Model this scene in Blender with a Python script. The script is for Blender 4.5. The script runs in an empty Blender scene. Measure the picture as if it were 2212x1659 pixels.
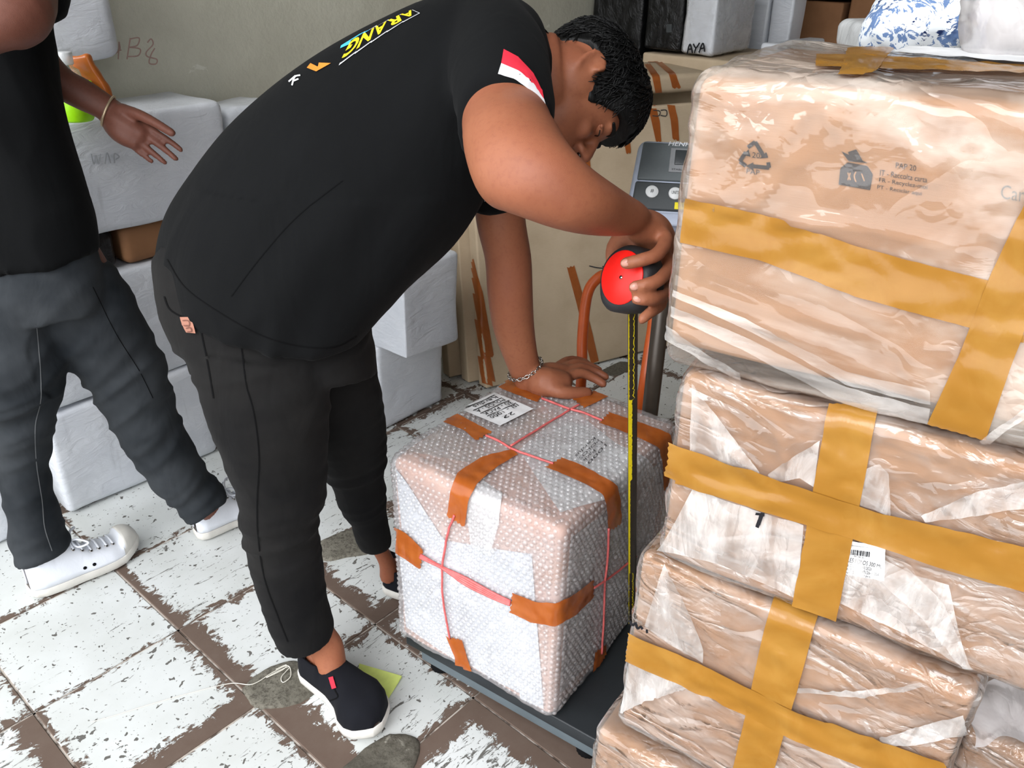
import bpy, bmesh, math, random
import numpy as np
from mathutils import Vector as V, Matrix, noise
from mathutils.bvhtree import BVHTree
random.seed(7)
SC = bpy.context.scene
COL = SC.collection

# ------------------------------------------------------------------ camera
W, H, F = 2212, 1659, 1800.0
PITCH, ROLL, CZ = 0.4865, 0.024, 1.335
FW = V((0, math.cos(PITCH), -math.sin(PITCH)))
_r = V((1, 0, 0)); _u = _r.cross(FW)
RT = _r * math.cos(ROLL) + _u * math.sin(ROLL)
UP = _u * math.cos(ROLL) - _r * math.sin(ROLL)
CAM = V((0, 0, CZ))
cd = bpy.data.cameras.new('camera'); cam = bpy.data.objects.new('camera', cd); COL.objects.link(cam)
M = Matrix((RT, UP, -FW)).transposed().to_4x4(); M.translation = CAM
cam.matrix_world = M
cd.sensor_fit = 'HORIZONTAL'; cd.sensor_width = 36.0; cd.lens = F / W * 36.0
cd.clip_start = 0.02
SC.camera = cam

# ------------------------------------------------------------------ sky, sun, exposure
world = bpy.data.worlds.new('world'); SC.world = world; world.use_nodes = True
wb = world.node_tree.nodes['Background']
wb.inputs[0].default_value = (0.95, 0.97, 1.0, 1); wb.inputs[1].default_value = 3.2
sun_d = bpy.data.lights.new('daylight', 'SUN'); sun = bpy.data.objects.new('daylight', sun_d); COL.objects.link(sun)
sun_d.energy = 2.0; sun_d.angle = math.radians(32); sun_d.color = (0.98, 0.985, 1.0)
sun.rotation_euler = V((0.42, 0.70, -0.60)).to_track_quat('-Z', 'Y').to_euler()
SC.view_settings.view_transform = 'Standard'; SC.view_settings.look = 'None'
SC.view_settings.exposure = 0.0; SC.view_settings.gamma = 1.0
SC.view_settings.use_curve_mapping = False
SC.cycles.use_denoising = True
SC.cycles.max_bounces = 10; SC.cycles.transparent_max_bounces = 24
SC.cycles.caustics_reflective = False; SC.cycles.caustics_refractive = False

# ------------------------------------------------------------------ placing by measured rays (shop axes: u runs along the grout lines into the room, v across)
UA = V((0.652, 0.758, 0)); VA = V((0.758, -0.652, 0)); ZA = V((0, 0, 1))
def ray(x, y): return FW + RT * ((x - W / 2) / F) - UP * ((y - H / 2) / F)
def at(x, y, d): return CAM + ray(x, y) * d
def onz(x, y, z=0.0):
    r = ray(x, y); return CAM + r * ((z - CZ) / r.z)
def uv(u, v, z=0.0): return UA * u + VA * v + ZA * z

# ------------------------------------------------------------------ node helpers
def newmat(name):
    m = bpy.data.materials.new(name); m.use_nodes = True
    nt = m.node_tree; nt.nodes.clear()
    out = nt.nodes.new('ShaderNodeOutputMaterial')
    return m, nt, out
def N(nt, t, **kw):
    n = nt.nodes.new(t)
    for k, v in kw.items():
        if k.startswith('i_'):
            key = k[2:]
            key = int(key) if key.isdigit() else key.replace('_', ' ')
            n.inputs[key].default_value = v
        else: setattr(n, k, v)
    return n
def lk(nt, a, b): nt.links.new(a, b)
def srgb(r, g, b):
    f = lambda c: (c / 255 / 12.92) if c / 255 <= 0.04045 else ((c / 255 + 0.055) / 1.055) ** 2.4
    return (f(r), f(g), f(b), 1)
def ramp(nt, fac, pts):
    n = nt.nodes.new('ShaderNodeValToRGB'); e = n.color_ramp.elements
    while len(e) < len(pts): e.new(0.5)
    for el, (p, c) in zip(e, pts): el.position = p; el.color = c
    if fac is not None: lk(nt, fac, n.inputs[0])
    return n
def gr(v): return (v, v, v, 1)
def coords(nt, scale=(1, 1, 1), rot=(0, 0, 0), kind='Object'):
    tc = N(nt, 'ShaderNodeTexCoord'); mp = N(nt, 'ShaderNodeMapping')
    mp.inputs['Scale'].default_value = scale; mp.inputs['Rotation'].default_value = rot
    lk(nt, tc.outputs[kind], mp.inputs[0]); return mp.outputs[0]
def noi(nt, vec, scale, detail=4, rough=0.55, dist=0.0):
    n = N(nt, 'ShaderNodeTexNoise'); n.inputs['Scale'].default_value = scale
    n.inputs['Detail'].default_value = detail; n.inputs['Roughness'].default_value = rough
    n.inputs['Distortion'].default_value = dist
    if vec is not None: lk(nt, vec, n.inputs['Vector'])
    return n.outputs['Fac']
def mixc(nt, fac, a, b, mode='MIX'):
    n = N(nt, 'ShaderNodeMix', data_type='RGBA', blend_type=mode)
    if isinstance(fac, (int, float)): n.inputs[0].default_value = fac
    else: lk(nt, fac, n.inputs[0])
    for s, x in ((6, a), (7, b)):
        if isinstance(x, tuple): n.inputs[s].default_value = x
        else: lk(nt, x, n.inputs[s])
    return n.outputs[2]
def mth(nt, op, a, b=None, c=None, clamp=False):
    n = N(nt, 'ShaderNodeMath', operation=op, use_clamp=clamp)
    for k, x in enumerate((a, b, c)):
        if x is None: continue
        if isinstance(x, (int, float)): n.inputs[k].default_value = x
        else: lk(nt, x, n.inputs[k])
    return n.outputs[0]
def bump(nt, h, dist=0.002, strength=0.5, nrm=None):
    n = N(nt, 'ShaderNodeBump'); n.inputs['Strength'].default_value = strength; n.inputs['Distance'].default_value = dist
    lk(nt, h, n.inputs['Height'])
    if nrm is not None: lk(nt, nrm, n.inputs['Normal'])
    return n.outputs[0]
def prin(nt, out, col, rough=0.6, spec=0.4, nrm=None, metal=0.0, **kw):
    p = N(nt, 'ShaderNodeBsdfPrincipled')
    if isinstance(col, tuple): p.inputs['Base Color'].default_value = col
    else: lk(nt, col, p.inputs['Base Color'])
    if isinstance(rough, (int, float)): p.inputs['Roughness'].default_value = rough
    else: lk(nt, rough, p.inputs['Roughness'])
    p.inputs['Specular IOR Level'].default_value = spec
    p.inputs['Metallic'].default_value = metal
    for k, v in kw.items(): p.inputs[k.replace('_', ' ')].default_value = v
    if nrm is not None: lk(nt, nrm, p.inputs['Normal'])
    if out is not None: lk(nt, p.outputs[0], out.inputs[0])
    return p

# ------------------------------------------------------------------ materials
def m_plain(name, col, rough=0.6, spec=0.4, metal=0.0, nscale=40, namt=0.12, bscale=200, bd=0.0004):
    m, nt, out = newmat(name); c = coords(nt)
    n = noi(nt, c, nscale, 4)
    k = ramp(nt, n, [(0.3, gr(1 - namt)), (0.7, gr(1 + namt * 0.5))]).outputs[0]
    colr = mixc(nt, 1.0, col, k, 'MULTIPLY')
    prin(nt, out, colr, rough, spec, bump(nt, noi(nt, c, bscale, 3), bd, 0.4), metal)
    return m
MAT = {}
def cardboard(name, c1, c2, stain=0.0):
    m, nt, out = newmat(name); c = coords(nt)
    n = noi(nt, c, 9, 5); f = noi(nt, coords(nt, (1, 1, 18)), 60, 3)
    col = mixc(nt, ramp(nt, n, [(0.35, gr(0)), (0.65, gr(1))]).outputs[0], c1, c2)
    col = mixc(nt, mth(nt, 'MULTIPLY', f, 0.25), col, (0.28, 0.17, 0.09, 1))
    prin(nt, out, col, 0.75, 0.25, bump(nt, f, 0.0006, 0.35))
    return m
MAT['cardboard'] = cardboard('cardboard', srgb(168, 124, 92), srgb(178, 136, 104))
MAT['cardboard_beige'] = cardboard('cardboard_beige', srgb(186, 168, 142), srgb(198, 180, 154))
MAT['cardboard_brown'] = cardboard('cardboard_brown', srgb(128, 88, 58), srgb(142, 100, 68))
MAT['cardboard_pink'] = cardboard('cardboard_pink', srgb(188, 146, 132), srgb(200, 166, 152))

def film(name, tint, lo, hi, scale=(3, 3, 16), rot=(0, 0, 0), rough=0.14, crinkle=60, nlo=0.40, nhi=0.72, bd=0.004, gloss=0.9, gcap=0.25):
    m, nt, out = newmat(name)
    c = coords(nt, scale, rot)
    st = noi(nt, c, 2.2, 5, 0.6, 0.6)
    alpha = ramp(nt, st, [(nlo, gr(lo)), (nhi, gr(hi))]).outputs[0]
    c0 = coords(nt)
    w1 = noi(nt, c, 4.0, 4, 0.6, 1.2)
    vo = N(nt, 'ShaderNodeTexVoronoi', feature='DISTANCE_TO_EDGE'); vo.inputs['Scale'].default_value = crinkle
    dn = N(nt, 'ShaderNodeTexNoise'); dn.inputs['Scale'].default_value = 14; lk(nt, c0, dn.inputs['Vector'])
    lk(nt, mixc(nt, 0.12, c0, dn.outputs['Color']), vo.inputs['Vector'])
    ck = ramp(nt, vo.outputs['Distance'], [(0.0, gr(0)), (0.25, gr(1))]).outputs[0]
    big = ramp(nt, noi(nt, c0, 5.5, 3, 0.5, 0.8), [(0.40, gr(0.12)), (0.62, gr(1))]).outputs[0]
    rid = mth(nt, 'ABSOLUTE', mth(nt, 'SUBTRACT', noi(nt, c, 1.7, 2, 0.4, 1.6), 0.5))
    h = mth(nt, 'ADD', mth(nt, 'MULTIPLY', rid, 1.6), mth(nt, 'MULTIPLY', big, mth(nt, 'ADD', mth(nt, 'MULTIPLY', w1, 0.35), mth(nt, 'MULTIPLY', ck, 0.14))))
    nrm = bump(nt, h, bd, 0.9)
    p = prin(nt, None, tint, 0.35, 0.3, nrm)
    tr = N(nt, 'ShaderNodeBsdfTransparent'); tr.inputs[0].default_value = (1, 1, 1, 1)
    lw = N(nt, 'ShaderNodeLayerWeight'); lw.inputs[0].default_value = 0.35
    alpha = mth(nt, 'ADD', alpha, mth(nt, 'MULTIPLY', lw.outputs['Facing'], 0.22), clamp=True)
    mx = N(nt, 'ShaderNodeMixShader'); lk(nt, alpha, mx.inputs[0]); lk(nt, tr.outputs[0], mx.inputs[1]); lk(nt, p.outputs[0], mx.inputs[2])
    gl = N(nt, 'ShaderNodeBsdfGlossy'); gl.inputs['Roughness'].default_value = rough; lk(nt, nrm, gl.inputs['Normal'])
    fr = N(nt, 'ShaderNodeFresnel'); fr.inputs[0].default_value = 1.45; lk(nt, nrm, fr.inputs['Normal'])
    m2 = N(nt, 'ShaderNodeMixShader'); lk(nt, mth(nt, 'MINIMUM', mth(nt, 'MULTIPLY', fr.outputs[0], gloss), gcap), m2.inputs[0])
    lk(nt, mx.outputs[0], m2.inputs[1]); lk(nt, gl.outputs[0], m2.inputs[2])
    lk(nt, m2.outputs[0], out.inputs[0])
    return m
MAT['film_loose'] = film('film_loose', srgb(246, 232, 218), 0.05, 0.42, (2.0, 2.0, 4.5), (0.6, 1.0, 0.7), 0.10, 30, 0.46, 0.66, bd=0.014, gloss=1.5, gcap=0.5)
MAT['film_tight'] = film('film_tight', srgb(240, 230, 222), 0.04, 0.30, (4, 4, 9), (0.5, -0.8, 0.5), 0.09, 40, 0.44, 0.72, bd=0.015, gloss=2.2, gcap=0.7)
MAT['film_fold'] = film('film_fold', srgb(240, 236, 232), 0.12, 0.62, (14, 14, 4), (0.0, 0.9, 0.2), 0.16, 50, bd=0.004, gloss=0.9)
MAT['film_band'] = film('film_band', srgb(246, 240, 234), 0.10, 0.48, (3, 3, 12), (0.0, 0.5, 0.2), 0.2, 50, bd=0.002, gloss=0.7)
MAT['film_dense'] = film('film_dense', srgb(238, 240, 241), 0.55, 0.95, (10, 10, 3), (0.2, 0.9, 0.2), 0.2, 60, bd=0.002, gloss=0.6)
MAT['film_grey'] = film('film_grey', srgb(205, 200, 200), 0.45, 0.85, (5, 5, 2), (0.2, 0.4, 0.2), 0.2, 40, bd=0.003, gloss=0.6)
MAT['film_bubble'] = film('film_bubble', srgb(240, 238, 240), 0.08, 0.26, (5, 5, 5), (0, 0, 0), 0.2, 60, bd=0.002, gloss=0.5)
MAT['bubble'] = film('bubble', srgb(244, 242, 244), 0.06, 0.20, (30, 30, 30), (0, 0, 0), 0.10, 160, bd=0.0008, gloss=1.6, gcap=0.5)
MAT['film_white'] = film('film_white', srgb(225, 226, 228), 0.10, 0.45, (6, 6, 6), (0.4, 0.2, 0.1), 0.25, 50, bd=0.003, gloss=0.7)

def tapemat(name, c1, c2, rough=0.22):
    m, nt, out = newmat(name); c = coords(nt, (3, 3, 3), (0.3, 0.5, 0.2))
    n = noi(nt, c, 5, 4, 0.6, 1.0)
    w = noi(nt, coords(nt, (60, 9, 20), (0.3, 0.6, 0.4)), 1.0, 4, 0.6, 1.2)
    col = mixc(nt, ramp(nt, n, [(0.4, gr(0)), (0.65, gr(1))]).outputs[0], c1, c2)
    p = prin(nt, None, col, rough, 0.5, bump(nt, w, 0.0012, 0.4))
    tr = N(nt, 'ShaderNodeBsdfTransparent'); lk(nt, mixc(nt, 0.25, c1, (1, 1, 1, 1)), tr.inputs[0])
    mx = N(nt, 'ShaderNodeMixShader'); mx.inputs[0].default_value = 0.22
    lk(nt, p.outputs[0], mx.inputs[1]); lk(nt, tr.outputs[0], mx.inputs[2]); lk(nt, mx.outputs[0], out.inputs[0])
    return m
MAT['tape_amber'] = tapemat('tape_amber', srgb(164, 115, 44), srgb(174, 127, 56))
MAT['tape_orange'] = tapemat('tape_orange', srgb(172, 88, 32), srgb(184, 100, 40))
MAT['tape_rust'] = tapemat('tape_rust', srgb(162, 88, 38), srgb(174, 98, 46), 0.3)

def m_white_wrap():
    m, nt, out = newmat('white_wrap'); c = coords(nt)
    n = noi(nt, c, 6, 5, 0.6); w = noi(nt, coords(nt, (5, 5, 14), (0.1, 0.2, 0.1)), 3, 5, 0.6, 1.0)
    g = noi(nt, coords(nt, (14, 14, 2)), 3, 3)
    col = mixc(nt, ramp(nt, n, [(0.35, gr(0)), (0.7, gr(1))]).outputs[0], srgb(214, 217, 222), srgb(196, 200, 207))
    col = mixc(nt, ramp(nt, g, [(0.62, gr(0)), (0.75, gr(0.25))]).outputs[0], col, srgb(150, 152, 156))
    prin(nt, out, col, 0.33, 0.5, bump(nt, w, 0.006, 0.6))
    return m
MAT['white_wrap'] = m_white_wrap()
def m_black_wrap():
    m, nt, out = newmat('black_wrap')
    w = noi(nt, coords(nt, (6, 6, 3), (0.2, 0.1, 0.3)), 4, 6, 0.65, 1.5)
    prin(nt, out, srgb(14, 14, 15), 0.3, 0.4, bump(nt, w, 0.012, 0.7))
    return m
MAT['black_wrap'] = m_black_wrap()

def m_skin(name, c1, c2, c3):
    m, nt, out = newmat(name); c = coords(nt)
    n = noi(nt, c, 7, 4); f = noi(nt, c, 160, 3); v = noi(nt, c, 900, 2)
    col = mixc(nt, ramp(nt, n, [(0.35, gr(0)), (0.65, gr(1))]).outputs[0], c1, c2)
    col = mixc(nt, ramp(nt, f, [(0.5, gr(0)), (0.75, gr(0.35))]).outputs[0], col, c3)
    p = prin(nt, out, col, 0.52, 0.35, bump(nt, v, 0.0005, 0.35))
    p.inputs['Subsurface Weight'].default_value = 0.06
    p.inputs['Subsurface Radius'].default_value = (0.6, 0.25, 0.12); p.inputs['Subsurface Scale'].default_value = 0.012
    return m
MAT['skin'] = m_skin('skin', srgb(154, 97, 69), srgb(140, 84, 60), srgb(122, 68, 50))
MAT['skin_dark'] = m_skin('skin_dark', srgb(116, 72, 58), srgb(102, 62, 50), srgb(86, 50, 41))
MAT['nail'] = m_plain('nail', srgb(186, 132, 114), 0.3, 0.5)
def m_cloth(name, c1, c2, weave=900, fold=10, fd=0.012, rough=0.9):
    m, nt, out = newmat(name); c = coords(nt)
    n = noi(nt, c, 5, 4)
    col = mixc(nt, ramp(nt, n, [(0.35, gr(0)), (0.68, gr(1))]).outputs[0], c1, c2)
    b1 = bump(nt, noi(nt, c, weave, 2), 0.0006, 0.35)
    b2 = bump(nt, noi(nt, coords(nt, (1, 1, 0.45), (0.2, 0.5, 0.1)), fold, 3, 0.5, 0.8), fd, 0.4, b1)
    p = prin(nt, out, col, rough, 0.12, b2)
    p.inputs['Sheen Weight'].default_value = 0.015
    return m
MAT['black_cotton'] = m_cloth('black_cotton', srgb(11, 12, 13), srgb(14, 15, 16))
MAT['black_cotton_dark'] = m_cloth('black_cotton_dark', srgb(6, 7, 8), srgb(9, 10, 11))
MAT['black_denim'] = m_cloth('black_denim', srgb(16, 16, 17), srgb(32, 31, 30), 1200, 14, 0.012)
MAT['blue_denim'] = m_cloth('blue_denim', srgb(28, 32, 36), srgb(58, 61, 64), 1200, 14, 0.012)
MAT['seam'] = m_plain('seam', srgb(10, 10, 11), 0.9, 0.1)
MAT['seam_pale'] = m_plain('seam_pale', srgb(104, 106, 108), 0.9, 0.1)
MAT['canvas_black'] = m_cloth('canvas_black', srgb(18, 19, 24), srgb(22, 23, 28), 700, 30, 0.003)
MAT['canvas_white'] = m_cloth('canvas_white', srgb(226, 229, 236), srgb(218, 222, 230), 700, 30, 0.004)
MAT['rubber_white'] = m_plain('rubber_white', srgb(214, 211, 204), 0.5, 0.4, 0, 12, 0.2)
MAT['lining_black'] = m_plain('lining_black', srgb(18, 18, 20), 0.9, 0.1)
MAT['hair'] = None
def m_hair():
    m, nt, out = newmat('hair'); c = coords(nt, (200, 40, 40))
    n = noi(nt, c, 1.5, 3)
    prin(nt, out, srgb(8, 8, 8), 0.5, 0.22, bump(nt, n, 0.002, 0.6))
    return m
MAT['hair'] = m_hair()
MAT['steel'] = m_plain('steel', srgb(190, 186, 180), 0.25, 0.5, 1.0)
MAT['brass_dull'] = m_plain('brass_dull', srgb(190, 170, 140), 0.4, 0.5, 0.6)
MAT['scale_black'] = m_plain('scale_black', srgb(38, 42, 45), 0.45, 0.4, 0, 8, 0.25)
MAT['scale_grey'] = m_plain('scale_grey', srgb(92, 102, 107), 0.45, 0.4, 0, 8, 0.2)
MAT['column_dark'] = m_plain('column_dark', srgb(74, 66, 58), 0.35, 0.5, 0.3)
MAT['shell_grey'] = m_plain('shell_grey', srgb(176, 184, 202), 0.4, 0.4)
MAT['panel_grey'] = m_plain('panel_grey', srgb(88, 94, 96), 0.5, 0.4)
MAT['panel_dark'] = m_plain('panel_dark', srgb(62, 66, 68), 0.5, 0.4)
MAT['panel_mid'] = m_plain('panel_mid', srgb(128, 130, 132), 0.5, 0.4)
MAT['screen_dark'] = m_plain('screen_dark', srgb(52, 56, 58), 0.25, 0.5)
MAT['button_white'] = m_plain('button_white', srgb(214, 216, 216), 0.4, 0.4)
MAT['yellow_label'] = m_plain('yellow_label', srgb(232, 214, 20), 0.5, 0.4)
MAT['orange_paint'] = m_plain('orange_paint', srgb(206, 92, 34), 0.4, 0.45, 0, 18, 0.15)
MAT['tape_red'] = m_plain('tape_red', srgb(238, 30, 22), 0.4, 0.4)
MAT['tape_black'] = m_plain('tape_black', srgb(36, 36, 38), 0.55, 0.35, 0, 40, 0.2, 300, 0.001)
MAT['string_pink'] = m_plain('string_pink', srgb(214, 104, 102), 0.45, 0.4, 0, 80, 0.3)
MAT['paper'] = m_plain('paper', srgb(226, 227, 228), 0.7, 0.2)
MAT['ink'] = m_plain('ink', srgb(28, 28, 32), 0.7, 0.2)
MAT['ink_grey'] = m_plain('ink_grey', srgb(62, 60, 62), 0.7, 0.2)
MAT['ink_faint'] = m_plain('ink_faint', srgb(168, 171, 176), 0.7, 0.2)
MAT['ink_red'] = m_plain('ink_red', srgb(176, 148, 138), 0.9, 0.1)
MAT['print_yellow'] = m_plain('print_yellow', srgb(226, 196, 36), 0.7, 0.2)
MAT['print_orange'] = m_plain('print_orange', srgb(206, 130, 50), 0.7, 0.2)
MAT['print_white'] = m_plain('print_white', srgb(205, 206, 208), 0.7, 0.2)
MAT['print_blue'] = m_plain('print_blue', srgb(74, 176, 214), 0.7, 0.2)
MAT['print_red'] = m_plain('print_red', srgb(206, 44, 62), 0.7, 0.2)
MAT['leather'] = m_plain('leather', srgb(156, 108, 90), 0.7, 0.3)
MAT['leather_dark'] = m_plain('leather_dark', srgb(104, 66, 54), 0.7, 0.3)
MAT['green_paper'] = m_plain('green_paper', srgb(206, 220, 122), 0.8, 0.2)
MAT['neon_green'] = m_plain('neon_green', srgb(166, 238, 18), 0.4, 0.4)
MAT['blade_dark'] = m_plain('blade_dark', srgb(58, 50, 40), 0.35, 0.5, 0.2)
MAT['blade_yellow'] = m_plain('blade_yellow', srgb(226, 204, 28), 0.4, 0.4)
MAT['orange_plastic'] = m_plain('orange_plastic', srgb(196, 108, 44), 0.3, 0.45)
MAT['thread'] = m_plain('thread', srgb(222, 218, 206), 0.8, 0.2)
MAT['eye_white'] = m_plain('eye_white', srgb(225, 220, 214), 0.2, 0.5)
MAT['eye_dark'] = m_plain('eye_dark', srgb(30, 20, 16), 0.15, 0.5)
MAT['lip'] = m_plain('lip', srgb(150, 84, 74), 0.45, 0.4)
m, nt, out = newmat('led_red'); e = N(nt, 'ShaderNodeEmission'); e.inputs[0].default_value = (1, 0.03, 0.02, 1); e.inputs[1].default_value = 2.2; lk(nt, e.outputs[0], out.inputs[0]); MAT['led_red'] = m
def m_floral():
    m, nt, out = newmat('floral_cloth'); c = coords(nt)
    vo = N(nt, 'ShaderNodeTexVoronoi'); vo.inputs['Scale'].default_value = 34
    dn = N(nt, 'ShaderNodeTexNoise'); dn.inputs['Scale'].default_value = 22; dn.inputs['Detail'].default_value = 3; lk(nt, c, dn.inputs['Vector'])
    lk(nt, mixc(nt, 0.09, c, dn.outputs['Color']), vo.inputs['Vector'])
    n = noi(nt, c, 46, 5, 0.65, 1.8); big = noi(nt, c, 14, 2)
    msk = ramp(nt, mth(nt, 'ADD', n, mth(nt, 'MULTIPLY', big, 0.6)), [(0.815, gr(0)), (0.835, gr(1))]).outputs[0]
    blue = mixc(nt, ramp(nt, vo.outputs['Distance'], [(0.2, gr(0)), (0.5, gr(1))]).outputs[0], srgb(30, 46, 88), srgb(104, 130, 172))
    prin(nt, out, mixc(nt, msk, srgb(228, 233, 236), blue), 0.85, 0.2, bump(nt, noi(nt, coords(nt, (1, 1, .4)), 9, 3), 0.02, 0.5))
    return m
MAT['floral_cloth'] = m_floral()
def m_concrete(name, base, dark, pale, grain=0.15):
    m, nt, out = newmat(name); c = coords(nt)
    n1 = noi(nt, c, 1.6, 6, 0.6); n2 = noi(nt, c, 18, 6, 0.65); n3 = noi(nt, c, 7, 5, 0.7, 1.5)
    col = mixc(nt, ramp(nt, n1, [(0.32, gr(0)), (0.68, gr(1))]).outputs[0], dark, base)
    col = mixc(nt, ramp(nt, n2, [(0.40, gr(0.0)), (0.75, gr(0.3))]).outputs[0], col, dark)
    col = mixc(nt, ramp(nt, n3, [(0.66, gr(0)), (0.70, gr(0.6))]).outputs[0], col, pale)
    gn = noi(nt, c, 120, 6, 0.75)
    col = mixc(nt, ramp(nt, gn, [(0.45, gr(0)), (0.62, gr(grain))]).outputs[0], col, dark)
    prin(nt, out, col, 0.85, 0.2, bump(nt, mth(nt, 'ADD', n2, mth(nt, 'MULTIPLY', gn, grain)), 0.006, 0.5))
    return m
MAT['concrete'] = m_concrete('concrete', srgb(204, 202, 186), srgb(182, 180, 164), srgb(222, 221, 210))
MAT['plaster'] = m_concrete('plaster', srgb(150, 148, 142), srgb(132, 130, 124), srgb(170, 170, 165))
MAT['cement'] = m_concrete('cement', srgb(138, 134, 122), srgb(70, 66, 58), srgb(170, 166, 154), 0.85)
MAT['subfloor'] = m_concrete('subfloor', srgb(96, 86, 78), srgb(66, 58, 52), srgb(190, 182, 172))
def m_grout():
    m, nt, out = newmat('grout'); c = coords(nt); n = noi(nt, c, 25, 4)
    prin(nt, out, mixc(nt, ramp(nt, n, [(0.4, gr(0)), (0.55, gr(1))]).outputs[0], srgb(92, 80, 72), srgb(188, 178, 168)), 0.9, 0.2)
    return m
MAT['grout'] = m_grout()

def m_tile():
    # glazed white tile, the glaze worn away from the edges and pitted; each tile's own wear is read from its properties
    m, nt, out = newmat('worn_tile')
    tc = N(nt, 'ShaderNodeTexCoord'); sp = N(nt, 'ShaderNodeSeparateXYZ'); lk(nt, tc.outputs['Object'], sp.inputs[0])
    oi = N(nt, 'ShaderNodeObjectInfo')
    off = N(nt, 'ShaderNodeVectorMath', operation='MULTIPLY_ADD')
    cb = N(nt, 'ShaderNodeCombineXYZ'); 
    for k in range(3): lk(nt, oi.outputs['Random'], cb.inputs[k])
    lk(nt, cb.outputs[0], off.inputs[0]); off.inputs[1].default_value = (13.0, 7.0, 5.0); lk(nt, tc.outputs['Object'], off.inputs[2])
    vec = off.outputs[0]
    def attr(nm):
        a = N(nt, 'ShaderNodeAttribute', attribute_type='OBJECT', attribute_name=nm); return a.outputs['Fac']
    Hh = 0.15
    x, y = sp.outputs[0], sp.outputs[1]
    edge = None
    for nm, d in (('wear_u0', mth(nt, 'ADD', x, Hh)), ('wear_u1', mth(nt, 'SUBTRACT', Hh, x)), ('wear_v0', mth(nt, 'ADD', y, Hh)), ('wear_v1', mth(nt, 'SUBTRACT', Hh, y))):
        w = attr(nm)   # width of the worn band in metres
        val = mth(nt, 'SUBTRACT', w, d)
        edge = val if edge is None else mth(nt, 'MAXIMUM', edge, val)
    rag = noi(nt, vec, 26, 6, 0.7, 1.2)
    mpx = N(nt, 'ShaderNodeMapping'); mpx.inputs['Scale'].default_value = (1.0, 5.0, 1.0); mpx.inputs['Rotation'].default_value = (0, 0, 0.25); lk(nt, vec, mpx.inputs[0])
    scr = noi(nt, mpx.outputs[0], 13, 6, 0.72, 1.4)
    scr2 = noi(nt, mpx.outputs[0], 34, 4, 0.6, 0.6)
    dot = noi(nt, vec, 62, 2, 0.5, 0.3)
    dot2 = noi(nt, vec, 150, 2, 0.5)
    big = attr('wear_all')
    e1 = mth(nt, 'ADD', mth(nt, 'MULTIPLY', edge, 22.0), mth(nt, 'MULTIPLY', mth(nt, 'SUBTRACT', rag, 0.5), 2.6))
    worn = ramp(nt, mth(nt, 'ADD', e1, mth(nt, 'MULTIPLY', mth(nt, 'SUBTRACT', scr, 0.5), 1.6)), [(0.0, gr(0)), (0.10, gr(1))]).outputs[0]
    s1 = ramp(nt, mth(nt, 'ADD', scr, big), [(0.655, gr(0)), (0.675, gr(1))]).outputs[0]
    s2 = ramp(nt, mth(nt, 'ADD', scr2, mth(nt, 'MULTIPLY', big, 0.8)), [(0.70, gr(0)), (0.715, gr(1))]).outputs[0]
    d1 = ramp(nt, dot, [(0.675, gr(0)), (0.69, gr(1))]).outputs[0]
    d2 = ramp(nt, dot2, [(0.70, gr(0)), (0.715, gr(0.8))]).outputs[0]
    msk = mth(nt, 'MAXIMUM', mth(nt, 'MAXIMUM', worn, s1), mth(nt, 'MAXIMUM', mth(nt, 'MAXIMUM', d1, d2), s2))
    n = noi(nt, vec, 6, 5)
    white = mixc(nt, ramp(nt, n, [(0.35, gr(0)), (0.7, gr(1))]).outputs[0], srgb(207, 210, 209), srgb(193, 196, 193))
    clay = mixc(nt, noi(nt, vec, 20, 5, 0.7), srgb(86, 68, 58), srgb(106, 92, 82))
    grey = mixc(nt, worn, srgb(96, 94, 90), clay)
    col = mixc(nt, msk, white, grey)
    rough = mth(nt, 'MULTIPLY_ADD', msk, 0.4, 0.42)
    prin(nt, out, col, rough, 0.35, bump(nt, mth(nt, 'SUBTRACT', 1.0, msk), 0.0015, 0.6))
    return m
MAT['tile'] = m_tile()
# ------------------------------------------------------------------ object helpers
ROOTLOC = {}
def tag(o, label=None, cat=None, group=None, kind=None):
    if label: o['label'] = label
    if cat: o['category'] = cat
    if group: o['group'] = group
    if kind: o['kind'] = kind
    return o
def thing(name, loc, label, cat, group=None):
    o = bpy.data.objects.new(name, None); COL.objects.link(o); o.location = loc; o.empty_display_size = 0.05
    ROOTLOC[o.name] = V(loc); return tag(o, label, cat, group)
def mesh_from(name, verts, faces, mat, smooth=True):
    me = bpy.data.meshes.new(name); me.from_pydata([tuple(v) for v in verts], [], faces)
    if isinstance(mat, (list, tuple)):
        for q in mat: me.materials.append(MAT[q])
    elif mat: me.materials.append(MAT[mat])
    if smooth and len(me.polygons): me.polygons.foreach_set('use_smooth', [True] * len(me.polygons))
    me.update(); return me
def mk(name, verts, faces, mat, parent=None, smooth=True, kind=None, label=None):
    """one mesh object from world-space vertices"""
    verts = [V(v) for v in verts]
    if parent is not None: base = ROOTLOC[parent.name]
    else:
        lo = [min(v[k] for v in verts) for k in range(3)]; hi = [max(v[k] for v in verts) for k in range(3)]
        base = V(((lo[0] + hi[0]) / 2, (lo[1] + hi[1]) / 2, lo[2]))
    me = mesh_from(name, [v - base for v in verts], faces, mat, smooth)
    o = bpy.data.objects.new(name, me); COL.objects.link(o)
    if parent is not None:
        o.parent = parent
        if parent.type != 'EMPTY' or True: ROOTLOC[o.name] = base
    else:
        o.location = base; ROOTLOC[o.name] = base
    if parent is not None and ROOTLOC[parent.name] is base: pass
    if kind: o['kind'] = kind
    if label: o['label'] = label
    return o
def bvh(vf): return BVHTree.FromPolygons([tuple(v) for v in vf[0]], vf[1])
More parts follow.
